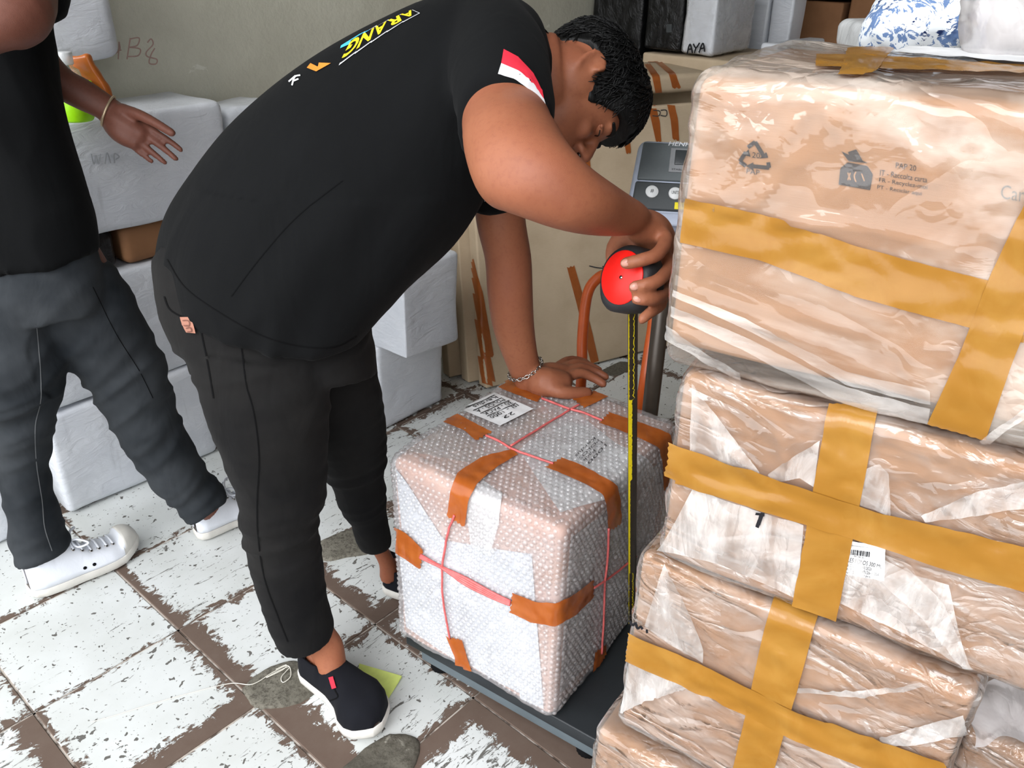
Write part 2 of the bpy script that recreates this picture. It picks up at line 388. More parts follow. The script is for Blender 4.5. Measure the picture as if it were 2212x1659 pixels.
class G:
    """collects world-space geometry"""
    def __init__(s): s.v = []; s.f = []
    def add(s, vf):
        k = len(s.v); s.v += [V(p) for p in vf[0]]; s.f += [[i + k for i in f] for f in vf[1]]; return s
    def vf(s): return s.v, s.f
def frame(o, ex, ey, ez=None):
    ex = V(ex).normalized(); ey = V(ey).normalized(); ez = V(ez).normalized() if ez else V((0, 0, 1))
    o = V(o)
    return lambda p: o + ex * p[0] + ey * p[1] + ez * p[2]
def rbox(dx, dy, dz, r=0.006, cell=0.02, fr=None, disp=None):
    """rounded box [0,dx]x[0,dy]x[0,dz] with a subdivided surface"""
    def axis(L):
        rr = min(r, L * 0.49)
        a = [0, rr * 0.3, rr * 0.65] if rr > 1e-6 else [0]
        n = max(1, int((L - 2 * rr) / cell)); mid = [rr + (L - 2 * rr) * i / n for i in range(n + 1)]
        return a + mid + [L - x for x in reversed(a)]
    A = [axis(dx), axis(dy), axis(dz)]; n = [len(a) - 1 for a in A]; L = (dx, dy, dz); rr = min(r, min(L) * 0.49)
    idx = {}; vs = []; fs = []
    def vid(i, j, k):
        key = (i, j, k)
        if key not in idx:
            p = V((A[0][i], A[1][j], A[2][k]))
            q = V([min(max(p[t], rr), L[t] - rr) for t in range(3)]); d = p - q
            nn = d.normalized() if d.length > 1e-9 else V((0, 0, 1))
            if d.length > 1e-9: p = q + nn * rr
            if disp: p = p + disp(p, nn)
            idx[key] = len(vs); vs.append(fr(p) if fr else p)
        return idx[key]
    for ax in range(3):
        b, c = (ax + 1) % 3, (ax + 2) % 3
        for side in (0, n[ax]):
            for i in range(n[b]):
                for j in range(n[c]):
                    q = []
                    for (di, dj) in ((0, 0), (1, 0), (1, 1), (0, 1)):
                        t = [0, 0, 0]; t[ax] = side; t[b] = i + di; t[c] = j + dj; q.append(vid(*t))
                    fs.append(q if side else q[::-1])
    return vs, fs
def tube(pts, rad, n=10, caps=True, closed=False):
    pts = [V(p) for p in pts]; m = len(pts)
    rad = rad if isinstance(rad, (list, tuple)) else [rad] * m
    vs, fs = [], []; prev = None
    for i, p in enumerate(pts):
        if closed: t = pts[(i + 1) % m] - pts[i - 1]
        else: t = pts[min(i + 1, m - 1)] - pts[max(i - 1, 0)]
        t.normalize()
        if prev is None:
            a = t.orthogonal().normalized()
        else:
            a = prev - t * prev.dot(t); a = a.normalized() if a.length > 1e-6 else t.orthogonal().normalized()
        prev = a; b = t.cross(a)
        for k in range(n):
            w = 2 * math.pi * k / n; vs.append(p + (a * math.cos(w) + b * math.sin(w)) * rad[i])
    rng = m if closed else m - 1
    for i in range(rng):
        for k in range(n):
            j = (i + 1) % m
            fs.append([i * n + k, i * n + (k + 1) % n, j * n + (k + 1) % n, j * n + k])
    if caps and not closed:
        fs.append(list(range(n))[::-1]); fs.append([(m - 1) * n + k for k in range(n)])
    return vs, fs
def rtube(pts, rad, n=12):
    """tube with rounded ends"""
    pts = [V(p) for p in pts]; rad = list(rad) if isinstance(rad, (list, tuple)) else [rad] * len(pts)
    d0 = (pts[0] - pts[1]).normalized(); d1 = (pts[-1] - pts[-2]).normalized()
    P, R = [], []
    for w in (80, 50, 25): P.append(pts[0] + d0 * rad[0] * math.sin(math.radians(w))); R.append(rad[0] * math.cos(math.radians(w)))
    P += pts; R += rad
    for w in (25, 50, 80): P.append(pts[-1] + d1 * rad[-1] * math.sin(math.radians(w))); R.append(rad[-1] * math.cos(math.radians(w)))
    return tube(P, R, n)
def curve_pts(pts, n=8):
    """Catmull-Rom through points"""
    pts = [V(p) for p in pts]; out = []
    for i in range(len(pts) - 1):
        p0 = pts[max(i - 1, 0)]; p1 = pts[i]; p2 = pts[i + 1]; p3 = pts[min(i + 2, len(pts) - 1)]
        for k in range(n):
            t = k / n
            out.append(0.5 * ((2 * p1) + (p2 - p0) * t + (2 * p0 - 5 * p1 + 4 * p2 - p3) * t * t + (3 * p1 - p0 - 3 * p2 + p3) * t ** 3))
    out.append(pts[-1]); return out
def cyl(c, axis, r, h, n=24, r2=None, bev=0.0):
    axis = V(axis).normalized(); a = axis.orthogonal().normalized(); b = axis.cross(a); r2 = r if r2 is None else r2
    prof = [(r - bev, 0), (r, bev), (r2, h - bev), (r2 - bev, h)] if bev else [(r, 0), (r2, h)]
    vs, fs = [], []
    for (q, z) in prof:
        for k in range(n):
            w = 2 * math.pi * k / n; vs.append(V(c) + axis * z + (a * math.cos(w) + b * math.sin(w)) * q)
    for i in range(len(prof) - 1):
        for k in range(n): fs.append([i * n + k, i * n + (k + 1) % n, (i + 1) * n + (k + 1) % n, (i + 1) * n + k])
    fs.append(list(range(n))[::-1]); fs.append([(len(prof) - 1) * n + k for k in range(n)])
    return vs, fs
def ellipsoid(c, ax, ay, az, n=20, m=12):
    vs, fs = [], []
    for i in range(m + 1):
        t = math.pi * i / m
        for k in range(n):
            w = 2 * math.pi * k / n
            vs.append(V(c) + V(ax) * math.sin(t) * math.cos(w) + V(ay) * math.sin(t) * math.sin(w) + V(az) * math.cos(t))
    for i in range(m):
        for k in range(n): fs.append([i * n + k, i * n + (k + 1) % n, (i + 1) * n + (k + 1) % n, (i + 1) * n + k])
    return vs, fs
def poly_resample(pl, n):
    pl = [V((p[0], p[1], 0)) for p in pl]
    if len(pl) == 1: return [pl[0]] * (n + 1)
    L = [0]
    for a, b in zip(pl, pl[1:]): L.append(L[-1] + (b - a).length)
    out = []
    for i in range(n + 1):
        s = L[-1] * i / n; k = 0
        while k < len(pl) - 2 and L[k + 1] < s: k += 1
        t = (s - L[k]) / max(1e-9, L[k + 1] - L[k]); out.append(pl[k].lerp(pl[k + 1], t))
    return out
def hit(tree, x, y):
    r = ray(x, y).normalized(); loc, nrm, i, d = tree.ray_cast(CAM, r)
    if loc is None: return None, None
    if nrm.dot(r) > 0: nrm = -nrm
    return loc, nrm
def strip(tree, ea, eb, nl, nw, off=0.001, wr=0.0, seed=0, rag=0.0):
    """a thin sheet laid on a surface between two measured edges"""
    A = poly_resample(ea, nl); B = poly_resample(eb, nl); vs = []; idx = {}; fs = []
    for i in range(nl + 1):
        for j in range(nw + 1):
            p = A[i].lerp(B[i], j / nw)
            if rag and i in (0, nl):
                dirv = (A[min(i + 1, nl)] - A[max(i - 1, 0)]).normalized(); p = p + dirv * rag * (1 if j % 2 else -1)
            loc, nrm = hit(tree, p.x, p.y)
            if loc is None: continue
            o = off
            if wr: o += wr * abs(noise.noise(loc * 45 + V((seed, 0, 0))))
            idx[(i, j)] = len(vs); vs.append(loc + nrm * o)
    for i in range(nl):
        for j in range(nw):
            q = [idx.get((i, j)), idx.get((i + 1, j)), idx.get((i + 1, j + 1)), idx.get((i, j + 1))]
            if None in q: continue
            P = [vs[k] for k in q]
            if max((P[a] - P[b]).length for a in range(4) for b in range(a)) > 0.16: continue
            fs.append(q)
    return vs, fs
_fc = {}
def text_mesh(s, shear=0.0, bold=0.0, align='LEFT'):
    key = (s, shear, bold, align)
    if key in _fc: return _fc[key]
    cu = bpy.data.curves.new('lettering', 'FONT'); cu.body = s; cu.size = 1; cu.shear = shear; cu.offset = bold; cu.resolution_u = 3
    cu.align_x = align
    ob = bpy.data.objects.new('lettering', cu); COL.objects.link(ob)
    dg = bpy.context.evaluated_depsgraph_get(); me = bpy.data.meshes.new_from_object(ob.evaluated_get(dg))
    vs = [v.co.copy() for v in me.vertices]; fs = [list(p.vertices) for p in me.polygons]
    bpy.data.objects.remove(ob); bpy.data.curves.remove(cu); bpy.data.meshes.remove(me)
    x0 = min(v.x for v in vs); x1 = max(v.x for v in vs); y0 = min(v.y for v in vs); y1 = max(v.y for v in vs)
    vs = [((v.x - x0) / (x1 - x0), (y1 - v.y) / (y1 - y0)) for v in vs]
    _fc[key] = (vs, fs); return _fc[key]
def quad_map(q, s, t):
    a = V((*q[0], 0)).lerp(V((*q[1], 0)), s); b = V((*q[3], 0)).lerp(V((*q[2], 0)), s); return a.lerp(b, t)
def text_on(tree, s, quad, off=0.0015, shear=0.0, bold=0.0, align='LEFT'):
    """lettering laid on a surface; quad = TL, TR, BR, BL of the lettering"""
    tv, tf = text_mesh(s, shear, bold, align); vs = []; ok = {}
    for i, (a, b) in enumerate(tv):
        p = quad_map(quad, a, b); loc, nrm = hit(tree, p.x, p.y)
        if loc is None: continue
        ok[i] = len(vs); vs.append(loc + nrm * off)
    fs = [[ok[i] for i in f] for f in tf if all(i in ok for i in f)]
    return vs, fs
def stroke_on(tree, polylines, w, off=0.0015, n=10):
    """pen or marker strokes (pixel width w) laid on a surface"""
    g = G()
    for pl in polylines:
        c = curve_pts([V((p[0], p[1], 0)) for p in pl], 6) if len(pl) > 2 else [V((*pl[0], 0)).lerp(V((*pl[1], 0)), q / 6) for q in range(7)]
        ea, eb = [], []
        for i, p in enumerate(c):
            t = (c[min(i + 1, len(c) - 1)] - c[max(i - 1, 0)]).normalized(); nn = V((-t.y, t.x, 0)) * w / 2
            ea.append((p.x + nn.x, p.y + nn.y)); eb.append((p.x - nn.x, p.y - nn.y))
        vs = []; ok = True
        for a, b in zip(ea, eb):
            for q in (a, b):
                loc, nrm = hit(tree, *q)
                if loc is None: ok = False; break
                vs.append(loc + nrm * off)
            if not ok: break
        k = len(vs) // 2
        if k > 1: g.add((vs[:2 * k], [[2 * i, 2 * i + 1, 2 * i + 3, 2 * i + 2] for i in range(k - 1)]))
    return g.vf()
def structure(o): o['kind'] = 'structure'; return o

# ------------------------------------------------------------------ the room
WV = -2.27          # left wall
def slab(name, pts8, mat): 
    f = [[0, 3, 2, 1], [4, 5, 6, 7], [0, 1, 5, 4], [1, 2, 6, 5], [2, 3, 7, 6], [3, 0, 4, 7]]
    return structure(mk(name, pts8, f, mat, smooth=False))
def uvbox(u0, u1, v0, v1, z0, z1):
    return [uv(u0, v0, z0), uv(u0, v1, z0), uv(u1, v1, z0), uv(u1, v0, z0), uv(u0, v0, z1), uv(u0, v1, z1), uv(u1, v1, z1), uv(u1, v0, z1)]
def subdiv_wall(name, u0, u1, v0, v1, z0, z1, mat):
    vs, fs = rbox(u1 - u0, v1 - v0, z1 - z0, 0.0001, 0.5, frame(uv(u0, v0, z0), UA, VA))
    return structure(mk(name, vs, fs, mat, smooth=False))
wall_left = slab('wall_left', uvbox(-0.2, 5.2, WV - 0.15, WV, 0, 3.1), 'concrete')
slab('wall_back', uvbox(5.2, 5.35, WV - 0.15, 2.6, 0, 3.1), 'plaster')
slab('wall_right', uvbox(-0.2, 5.2, 2.45, 2.6, 0, 3.1), 'plaster')
slab('ceiling', uvbox(-0.2, 5.35, WV - 0.15, 2.6, 3.1, 3.2), 'plaster')
floor = slab('floor', uvbox(-3.5, 5.35, WV - 1.6, 2.6, -0.08, -0.0062), 'subfloor')
ROOTLOC[floor.name] = floor.location.copy()
# each floor tile is a slab of its own with a recessed joint
T = 0.30; U0, V0 = 0.254, -2.017
def tile_mesh():
    h = T / 2 - 0.0022
    top = [(-h + .0012, -h + .0012), (h - .0012, -h + .0012), (h - .0012, h - .0012), (-h + .0012, h - .0012)]
    vs = [V((x, y, 0)) for x, y in top] + [V((sx * h, sy * h, -0.0012)) for sx, sy in ((-1, -1), (1, -1), (1, 1), (-1, 1))] + [V((sx * h, sy * h, -0.009)) for sx, sy in ((-1, -1), (1, -1), (1, 1), (-1, 1))]
    fs = [[0, 1, 2, 3]] + [[4 + i, 4 + (i + 1) % 4, (i + 1) % 4, i] for i in range(4)] + [[8 + i, 8 + (i + 1) % 4, 4 + (i + 1) % 4, 4 + i] for i in range(4)]
    return mesh_from('tile', vs, fs, 'tile', False)
TM = tile_mesh()
trot = math.atan2(UA.y, UA.x)
KEY = {}   # (i, j): wear towards +u, -u, +v, -v edges in metres and overall wear
def key(i, j, up=0.0, um=0.0, vp=0.0, vm=0.0, a=0.0): KEY[(i, j)] = (up, um, vp, vm, a)
key(1, 2, um=0.045, up=0.0, vm=0.012, vp=0.012, a=0.02)
key(1, 1, um=0.030, vp=0.012, a=0.03); key(0, 1, um=0.004, up=0.002, vp=0.004, a=0.0)
key(0, 2, um=0.010, up=0.022, vp=0.050, vm=0.004, a=0.0); key(-1, 2, up=0.05, um=.01, vp=0.1, a=0.05)
key(0, 0, up=0.004, vp=0.01, a=-.02); key(1, 0, um=.006, vp=.008, a=0.0); key(-1, 1, up=.012, vp=.014, a=0)
key(0, 3, um=0.012, up=0.012, vm=0.002, a=0.02); key(-1, 3, up=.12, um=.1, vm=.14, vp=0.02, a=0.06)
key(1, 3, um=0.070, up=0.012, vm=0.012, vp=0.010, a=0.045); key(2, 3, um=0.020, vp=0.03, vm=0.03, a=0.03)
key(1, 4, um=0.10, up=0.05, vm=0.05, vp=0.03, a=0.10); key(2, 4, um=.08, vp=.09, vm=.05, a=.07)
key(2, 2, um=0.045, up=0.02, vp=0.05, vm=0.02, a=0.05); key(2, 1, um=.035, vp=.015, a=.03); key(0, 4, um=.02, up=.06, vm=.02, a=.05)
for i in range(-11, 14):
    for j in range(-1, 14):
        c = uv(U0 + (i + .5) * T, V0 + (j + .5) * T, 0)
        d = (c - CAM).dot(FW)
        if d < 0.8: continue
        px = W / 2 + F * (c - CAM).dot(RT) / d; py = H / 2 - F * (c - CAM).dot(UP) / d
        if not (-330 < px < 2500 and 500 < py < 2050): continue
        o = bpy.data.objects.new('tile', TM); COL.objects.link(o); o.parent = floor
        rr = random.Random(i * 31 + j * 101)
        o.location = c - floor.location + V((0, 0, rr.uniform(-0.0008, 0.0008))); o.rotation_euler = (rr.uniform(-.002, .002), rr.uniform(-.002, .002), trot)
        up_, um_, vp_, vm_, a_ = KEY.get((i, j), (rr.uniform(0, .02), rr.uniform(0, .03), rr.uniform(0, .03), rr.uniform(0, .02), rr.uniform(0, .05)))
        o['wear_u1'] = up_; o['wear_u0'] = um_; o['wear_v0'] = vp_; o['wear_v1'] = vm_; o['wear_all'] = a_
# grout lines, a little below the tile faces
g = G()
for i in range(-11, 15):
    a, b = uv(U0 + i * T, V0 - 0.3, -0.0022), uv(U0 + i * T, V0 + 14 * T, -0.0022); w = UA * 0.0024
    g.add(([a - w, a + w, b + w, b - w], [[0, 1, 2, 3]]))
for j in range(-1, 15):
    a, b = uv(U0 - 11 * T, V0 + j * T, -0.0022), uv(U0 + 14 * T, V0 + j * T, -0.0022); w = VA * 0.0024
    g.add(([a - w, a + w, b + w, b - w], [[0, 1, 2, 3]]))
mk('grout', *g.vf(), 'grout', floor, False)
def patch(px, hgt=0.007, seed=0):
    """rough cement filling a broken spot; px = outline in the photograph's floor plane"""
    P = [onz(x, y, 0) for x, y in px]; c = sum(P, V()) / len(P)
    ring = curve_pts(P + [P[0]], 5)[:-1]; n = len(ring); vs = []; fs = []
    R = [(1.0, -0.004), (0.985, hgt * .35), (0.93, hgt * .8), (0.8, hgt), (0.62, hgt), (0.42, hgt), (0.22, hgt)]
    for (s, z) in R:
        for k, p in enumerate(ring):
            q = c + (p - c) * s * (1 + 0.03 * noise.noise(p * 90))
            vs.append(V((q.x, q.y, z + (0.0024 * noise.noise(q * 120 + V((seed, 0, 0))) + .003 * noise.noise(q * 30) if z > 0.002 else 0))))
    for i in range(len(R) - 1):
        for k in range(n): fs.append([i * n + k, i * n + (k + 1) % n, (i + 1) * n + (k + 1) % n, (i + 1) * n + k])
    vs.append(V((c.x, c.y, hgt))); b = (len(R) - 1) * n
    for k in range(n): fs.append([b + k, b + (k + 1) % n, len(vs) - 1])
    mk('cement_patch', vs, fs, 'cement', floor)
patch([(522, 1490), (560, 1455), (625, 1430), (672, 1440), (690, 1478), (668, 1510), (610, 1530), (550, 1528)], seed=1)
patch([(690, 1172), (740, 1150), (782, 1142), (806, 1168), (800, 1195), (750, 1205), (696, 1212)], seed=2)
patch([(735, 1664), (800, 1610), (852, 1585), (905, 1600), (900, 1650), (860, 1700), (780, 1710)], seed=3)
patch([(1290, 806), (1340, 782), (1372, 790), (1330, 812)], 0.003, seed=4)
# faint red chalk on the wall
WB = bvh(([wall_left.matrix_world @ v.co + wall_left.location * 0 for v in wall_left.data.vertices], [list(p.vertices) for p in wall_left.data.polygons])) if False else None
wl_v = uvbox(-0.2, 5.2, WV - 0.15, WV, 0, 3.1); WB = bvh((wl_v, [[0, 3, 2, 1], [4, 5, 6, 7], [0, 1, 5, 4], [1, 2, 6, 5], [2, 3, 7, 6], [3, 0, 4, 7]]))
mk('chalk_mark', *stroke_on(WB, [[(243, 118), (258, 108), (257, 92)], [(257, 90), (255, 128)], [(243, 110), (262, 108)], [(281, 82), (274, 128)], [(281, 84), (300, 82), (296, 98), (279, 102)], [(279, 102), (302, 106), (298, 120), (276, 122)], [(318, 92), (326, 84), (330, 96), (316, 112), (318, 122), (338, 128), (336, 138), (322, 136), (326, 118), (334, 104)]], 3.0, 0.001), 'ink_red', wall_left, False)
ROOTLOC.setdefault(wall_left.name, wall_left.location.copy())
# ------------------------------------------------------------------ parcels
def wrink(seed, amp, sc=(9, 9, 26), fine=0.25):
    def f(p, n):
        q = V((p.x * sc[0], p.y * sc[1], p.z * sc[2])) + V((seed * 7.3, seed, 0))
        a = 1 - abs(noise.noise(q)) * 2; b = noise.noise(q * 2.7)
        return n * (amp * a + amp * fine * b)
    return f
def soft(seed, amp, sc=5.0):
    def f(p, n): return n * amp * noise.noise(p * sc + V((seed * 3.1, 0, seed)))
    return f
def box_parcel(o, exang, dims, name, label, cat='box', group=None, body='carton', bmat='cardboard', fmat=None, r=0.01, bulge=0.004, famp=0.004, foff=0.003, fr_r=None, seed=1, cell=0.014, tilt=0.0, ex=None, drop=0.0, ridges=()):
    ex = V(ex) if ex else V((math.cos(exang), math.sin(exang), 0)); ez = V((0, 0, 1))
    if tilt: ez = (ez + ex * tilt).normalized(); ex = (ex - V((0, 0, 1)) * tilt).normalized()
    ey = ez.cross(ex)
    fr = frame(o, ex, ey, ez); dx, dy, dz = dims
    root = thing(name, fr((dx / 2, dy / 2, 0)), label, cat, group)
    vf = rbox(dx, dy, dz, r, 0.03 if fmat else cell, fr, soft(seed, bulge))
    b = mk(body, *vf, bmat, root)
    fvf = vf; fo = b
    if fmat:
        k = foff; ff = frame(fr((-k, -k, -k * 0.2 - drop)), ex, ey, ez)
        tb0 = bvh(vf); RG = []
        for amp_, wd_, pl in ridges:
            hp_ = [hit(tb0, *q)[0] for q in pl]
            RG += [(amp_, wd_, a_, b_) for a_, b_ in zip(hp_, hp_[1:]) if a_ is not None and b_ is not None]
        def rdg(p, n):
            w = ff(p); s = 0.0
            for amp_, wd_, a_, b_ in RG:
                ab = b_ - a_; t_ = min(1, max(0, (w - a_).dot(ab) / ab.length_squared)); d_ = (w - a_ - ab * t_).length
                if d_ < wd_ * 3: s = max(s, amp_ * math.exp(-(d_ / wd_) ** 2))
            return n * s
        fvf = rbox(dx + 2 * k, dy + 2 * k, dz + k * 1.4 + drop, fr_r or (r + k), cell, ff, (lambda w, s: (lambda p, n: w(p, n) + s(p, n) + (rdg(p, n) if RG else n * 0)))(wrink(seed, famp), soft(seed, bulge)))
        fo = mk('plastic_wrap', *fvf, fmat, root)
    return root, b, fo, bvh(vf), bvh(fvf), fr
def tapes(root, tree, lst, mat='tape_amber', wr=0.0025, nl=46, nw=12, name='tape_strip', off=0.0016, rag=1.0):
    for i, (a, b) in enumerate(lst):
        mk(name, *strip(tree, a, b, nl, nw, off + 0.0008 * i, wr, i * 5 + len(name), rag), mat, root)

# --- the stack of four jar cartons on the right
P0 = onz(1430, 1000, 0.0)
def pln(x, y, ang, base):
    n = V((-math.sin(ang), math.cos(ang), 0)); r = ray(x, y); return CAM + r * ((V(base).dot(n) - CAM.dot(n)) / r.dot(n))
A1, A2, A3, A4 = map(math.radians, (-29, -31, -34.0, -34))
B = V((0.160, 0.752, 0))
c2 = pln(1424, 1200, A2, B)
c3 = pln(1342, 1560, A3, B)
c1 = pln(1428, 782, A1, B + V((0, 0, 0)))
R1, b1, f1, t1, T1, fr1 = box_parcel(V((c1.x + .004, c1.y, c1.z + .020)), A1, (0.50, 0.30, 0.254), 'jar_carton', 'topmost box of the near stack, in loose plastic, printed with a recycling triangle', fmat='film_loose', r=0.012, famp=0.0035, foff=0.005, fr_r=0.019, seed=3, group='boxes in the near stack', cell=0.006, drop=.018, ridges=[(.010, .005, l) for l in ([(1550, 452), (1590, 350), (1650, 282)], [(1574, 452), (1650, 340), (1720, 252)], [(1602, 455), (1700, 350), (1800, 240)], [(1496, 236), (1560, 250), (1610, 300)], [(1490, 345), (1570, 310), (1605, 300)], [(1500, 420), (1560, 400)], [(1690, 470), (1860, 480), (2100, 530)], [(1950, 200), (1960, 280), (2010, 370)], [(2100, 200), (2110, 300)])] + [(.007, .004, l) for l in ([(1440, 560), (1700, 650), (2040, 790)], [(1445, 540), (1640, 600), (1850, 660), (2060, 710)], [(1430, 700), (1560, 770), (1660, 830)], [(1436, 600), (1640, 690), (1900, 800)])])
R2, b2, f2, t2, T2, fr2 = box_parcel(c2, A2, (0.372, 0.30, c1.z - c2.z - .006), 'jar_carton', 'second box from the top of the near stack, with a white barcode label under tape', fmat='film_tight', r=0.010, famp=0.003, foff=0.003, seed=5, group='boxes in the near stack', cell=0.006, ridges=[(.006, .004, l) for l in ([(1426, 1186), (1560, 1110), (1690, 1070)], [(1426, 1186), (1600, 1150), (1740, 1150)], [(1426, 1188), (1600, 1200), (1720, 1210)], [(1480, 840), (1560, 950), (1660, 1040)], [(1640, 830), (1690, 930), (1700, 990)], [(2090, 1440), (1990, 1330), (1880, 1240)], [(2090, 1440), (1960, 1370), (1840, 1330)], [(1920, 1110), (2060, 1060), (2200, 1010)], [(1900, 900), (1960, 960), (2050, 980)], [(2000, 900), (2080, 960), (2190, 960)], [(1930, 1000), (1960, 1080), (1930, 1110)])])
R3, b3, f3, t3, T3, fr3 = box_parcel(c3, A3, (0.352, 0.30, c2.z - c3.z - .006), 'jar_carton', 'third box from the top of the near stack, with a black scribble at left', fmat='film_tight', r=0.010, famp=0.003, foff=0.003, seed=8, group='boxes in the near stack', cell=0.006, ridges=[(.006, .004, l) for l in ([(1352, 1536), (1460, 1470), (1580, 1440)], [(1352, 1538), (1480, 1510), (1590, 1500)], [(1352, 1542), (1500, 1560), (1590, 1560)], [(2086, 1500), (1960, 1470), (1800, 1410)], [(2086, 1502), (1940, 1500), (1780, 1470)], [(2086, 1504), (1960, 1550), (1880, 1590)], [(1480, 1250), (1540, 1350), (1560, 1430)], [(1560, 1270), (1600, 1330), (1600, 1400)], [(1780, 1400), (1880, 1430), (1990, 1440)])])
c4 = pln(1283, 1625, A4, B + V((-0.012, -0.02, 0)))
R4, b4, f4, t4, T4, fr4 = box_parcel(V((c4.x, c4.y, 0.003)), A4, (0.36, 0.30, c3.z - 0.010), 'jar_carton', 'lowest box of the near stack, mostly below the frame, beside the scale platform', fmat='film_tight', r=0.012, famp=0.003, foff=0.003, seed=9, group='boxes in the near stack', cell=0.014)
# prints on the top carton
def part_text(root, tree, items, mat, name='print', off=0.0012):
    g = G()
    for s, q in items: g.add(text_on(tree, s, q, off))
    return mk(name, *g.vf(), mat, root, False)
g = G()
for pl in ([(1616, 318), (1632, 306), (1650, 336)], [(1660, 350), (1662, 362), (1622, 358)], [(1612, 358), (1599, 348), (1612, 328)]):
    g.add(stroke_on(t1, [pl[:2], pl[1:]], 8.5, 0.0012))
for q in ([(1641, 342), (1660, 340), (1656, 328)], [(1628, 350), (1628, 368), (1612, 358)], [(1606, 334), (1622, 338), (1618, 322)]):
    vs = [hit(t1, *p)[0] + hit(t1, *p)[1] * 0.0012 for p in q]; g.add((vs, [[0, 1, 2]]))
g.add(text_on(t1, '20', [(1626, 328), (1643, 330), (1642, 342), (1625, 340)], 0.0012)); g.add(text_on(t1, 'PAP', [(1614, 363), (1642, 367), (1641, 378), (1613, 374)], 0.0012))
mk('recycling_mark', *g.vf(), 'ink_grey', b1, False)
g = G(); g.add(strip(t1, [(1812, 398), (1816, 362), (1832, 350)], [(1880, 410), (1886, 376), (1874, 358)], 10, 8, 0.0012)); g.add(strip(t1, [(1818, 326), (1830, 332)], [(1834, 348), (1876, 352)], 8, 4, 0.0012)); g.add(strip(t1, [(1832, 328), (1850, 322)], [(1840, 346), (1866, 350)], 8, 4, 0.0012))
mk('bin_symbol', *g.vf(), 'ink_grey', b1, False)
g = G()
for pl in ([(1832, 372), (1838, 388)], [(1838, 372), (1832, 388)], [(1850, 370), (1846, 380), (1850, 392)], [(1862, 374), (1868, 390)]): g.add(stroke_on(t1, [pl], 3, 0.002))
mk('bin_symbol_detail', *g.vf(), 'cardboard', b1, False)
for s, q in (('PAP 20', [(1936, 350), (1980, 357), (1979, 369), (1935, 362)]), ('IT - Raccolta carta', [(1902, 366), (2004, 382), (2003, 394), (1901, 378)]), ('FR - Recyclez-moi', [(1900, 383), (2004, 399), (2003, 411), (1899, 395)]), ('PT - Reciclar aqui', [(1896, 399), (1992, 413), (1991, 424), (1895, 410)]), ('Carta', [(2164, 398), (2240, 408), (2237, 440), (2161, 428)])):
    part_text(b1, t1, [(s, q)], 'ink_grey', 'printed_line')
# loose folds of film, then tape
def folds(root, tree, lst, mat='film_fold', off=0.0018, name='film_fold'):
    for i, (a, b) in enumerate(lst): mk(name, *strip(tree, a, b, 30, 8, off + .0004 * i, 0.004, i + 11), mat, root)
folds(f1, T1, [([(1438, 618), (1620, 690), (1830, 800), (2010, 842)], [(1437, 630), (1620, 712), (1830, 828), (2010, 872)]),
               ([(1436, 650), (1600, 720), (1820, 830), (2010, 880)], [(1434, 674), (1600, 752), (1820, 866), (2005, 912)]),
               ([(1428, 690), (1500, 742), (1600, 800)], [(1424, 724), (1500, 764), (1606, 822)]),
               ([(2035, 1000), (2212, 880)], [(2050, 1010), (2230, 890)])], 'film_band')
tapes(f1, T1, [([(1466, 424), (1640, 460), (1850, 530), (2212, 625)], [(1456, 520), (1640, 560), (1850, 640), (2212, 738)]),
               ([(2240, 380), (2140, 590), (2070, 770), (2004, 912)], [(2330, 430), (2240, 640), (2180, 800), (2130, 946)]),
               ([(1762, 124), (1900, 128), (2230, 150)], [(1760, 152), (1880, 156), (2230, 168)]),
               ([(1830, 112), (1880, 110), (1930, 112)], [(1810, 172), (1860, 172), (1890, 164)])])
mk('paper_slip', *strip(T1, [(1960, 113), (2230, 126)], [(1925, 127), (2230, 152)], 14, 6, 0.006, 0.002, 3), 'paper', f1)
folds(f2, T2, [([(1496, 826), (1560, 910), (1640, 1016)], [(1492, 980), (1560, 1008), (1660, 1050)]),
               ([(1660, 1022), (1720, 980), (1772, 950)], [(1674, 1040), (1730, 1030), (1760, 1050)]),
               ([(1870, 1010), (1900, 1000), (1922, 1020)], [(1860, 1085), (1890, 1098), (1926, 1112)]),
               ([(1990, 1110), (2100, 1060), (2230, 1030)], [(2000, 1124), (2110, 1110), (2230, 1090)]),
               ([(1900, 1250), (1990, 1330), (2080, 1440)], [(1960, 1220), (2040, 1300), (2100, 1440)])])
folds(f2, T2, [([(1500, 1050), (1610, 1092), (1738, 1130)], [(1428, 1186), (1560, 1216), (1722, 1290)]),
               ([(1830, 1160), (1960, 1230), (2050, 1260)], [(1816, 1300), (1960, 1370), (2090, 1440)])], 'film_fold', 0.0026)
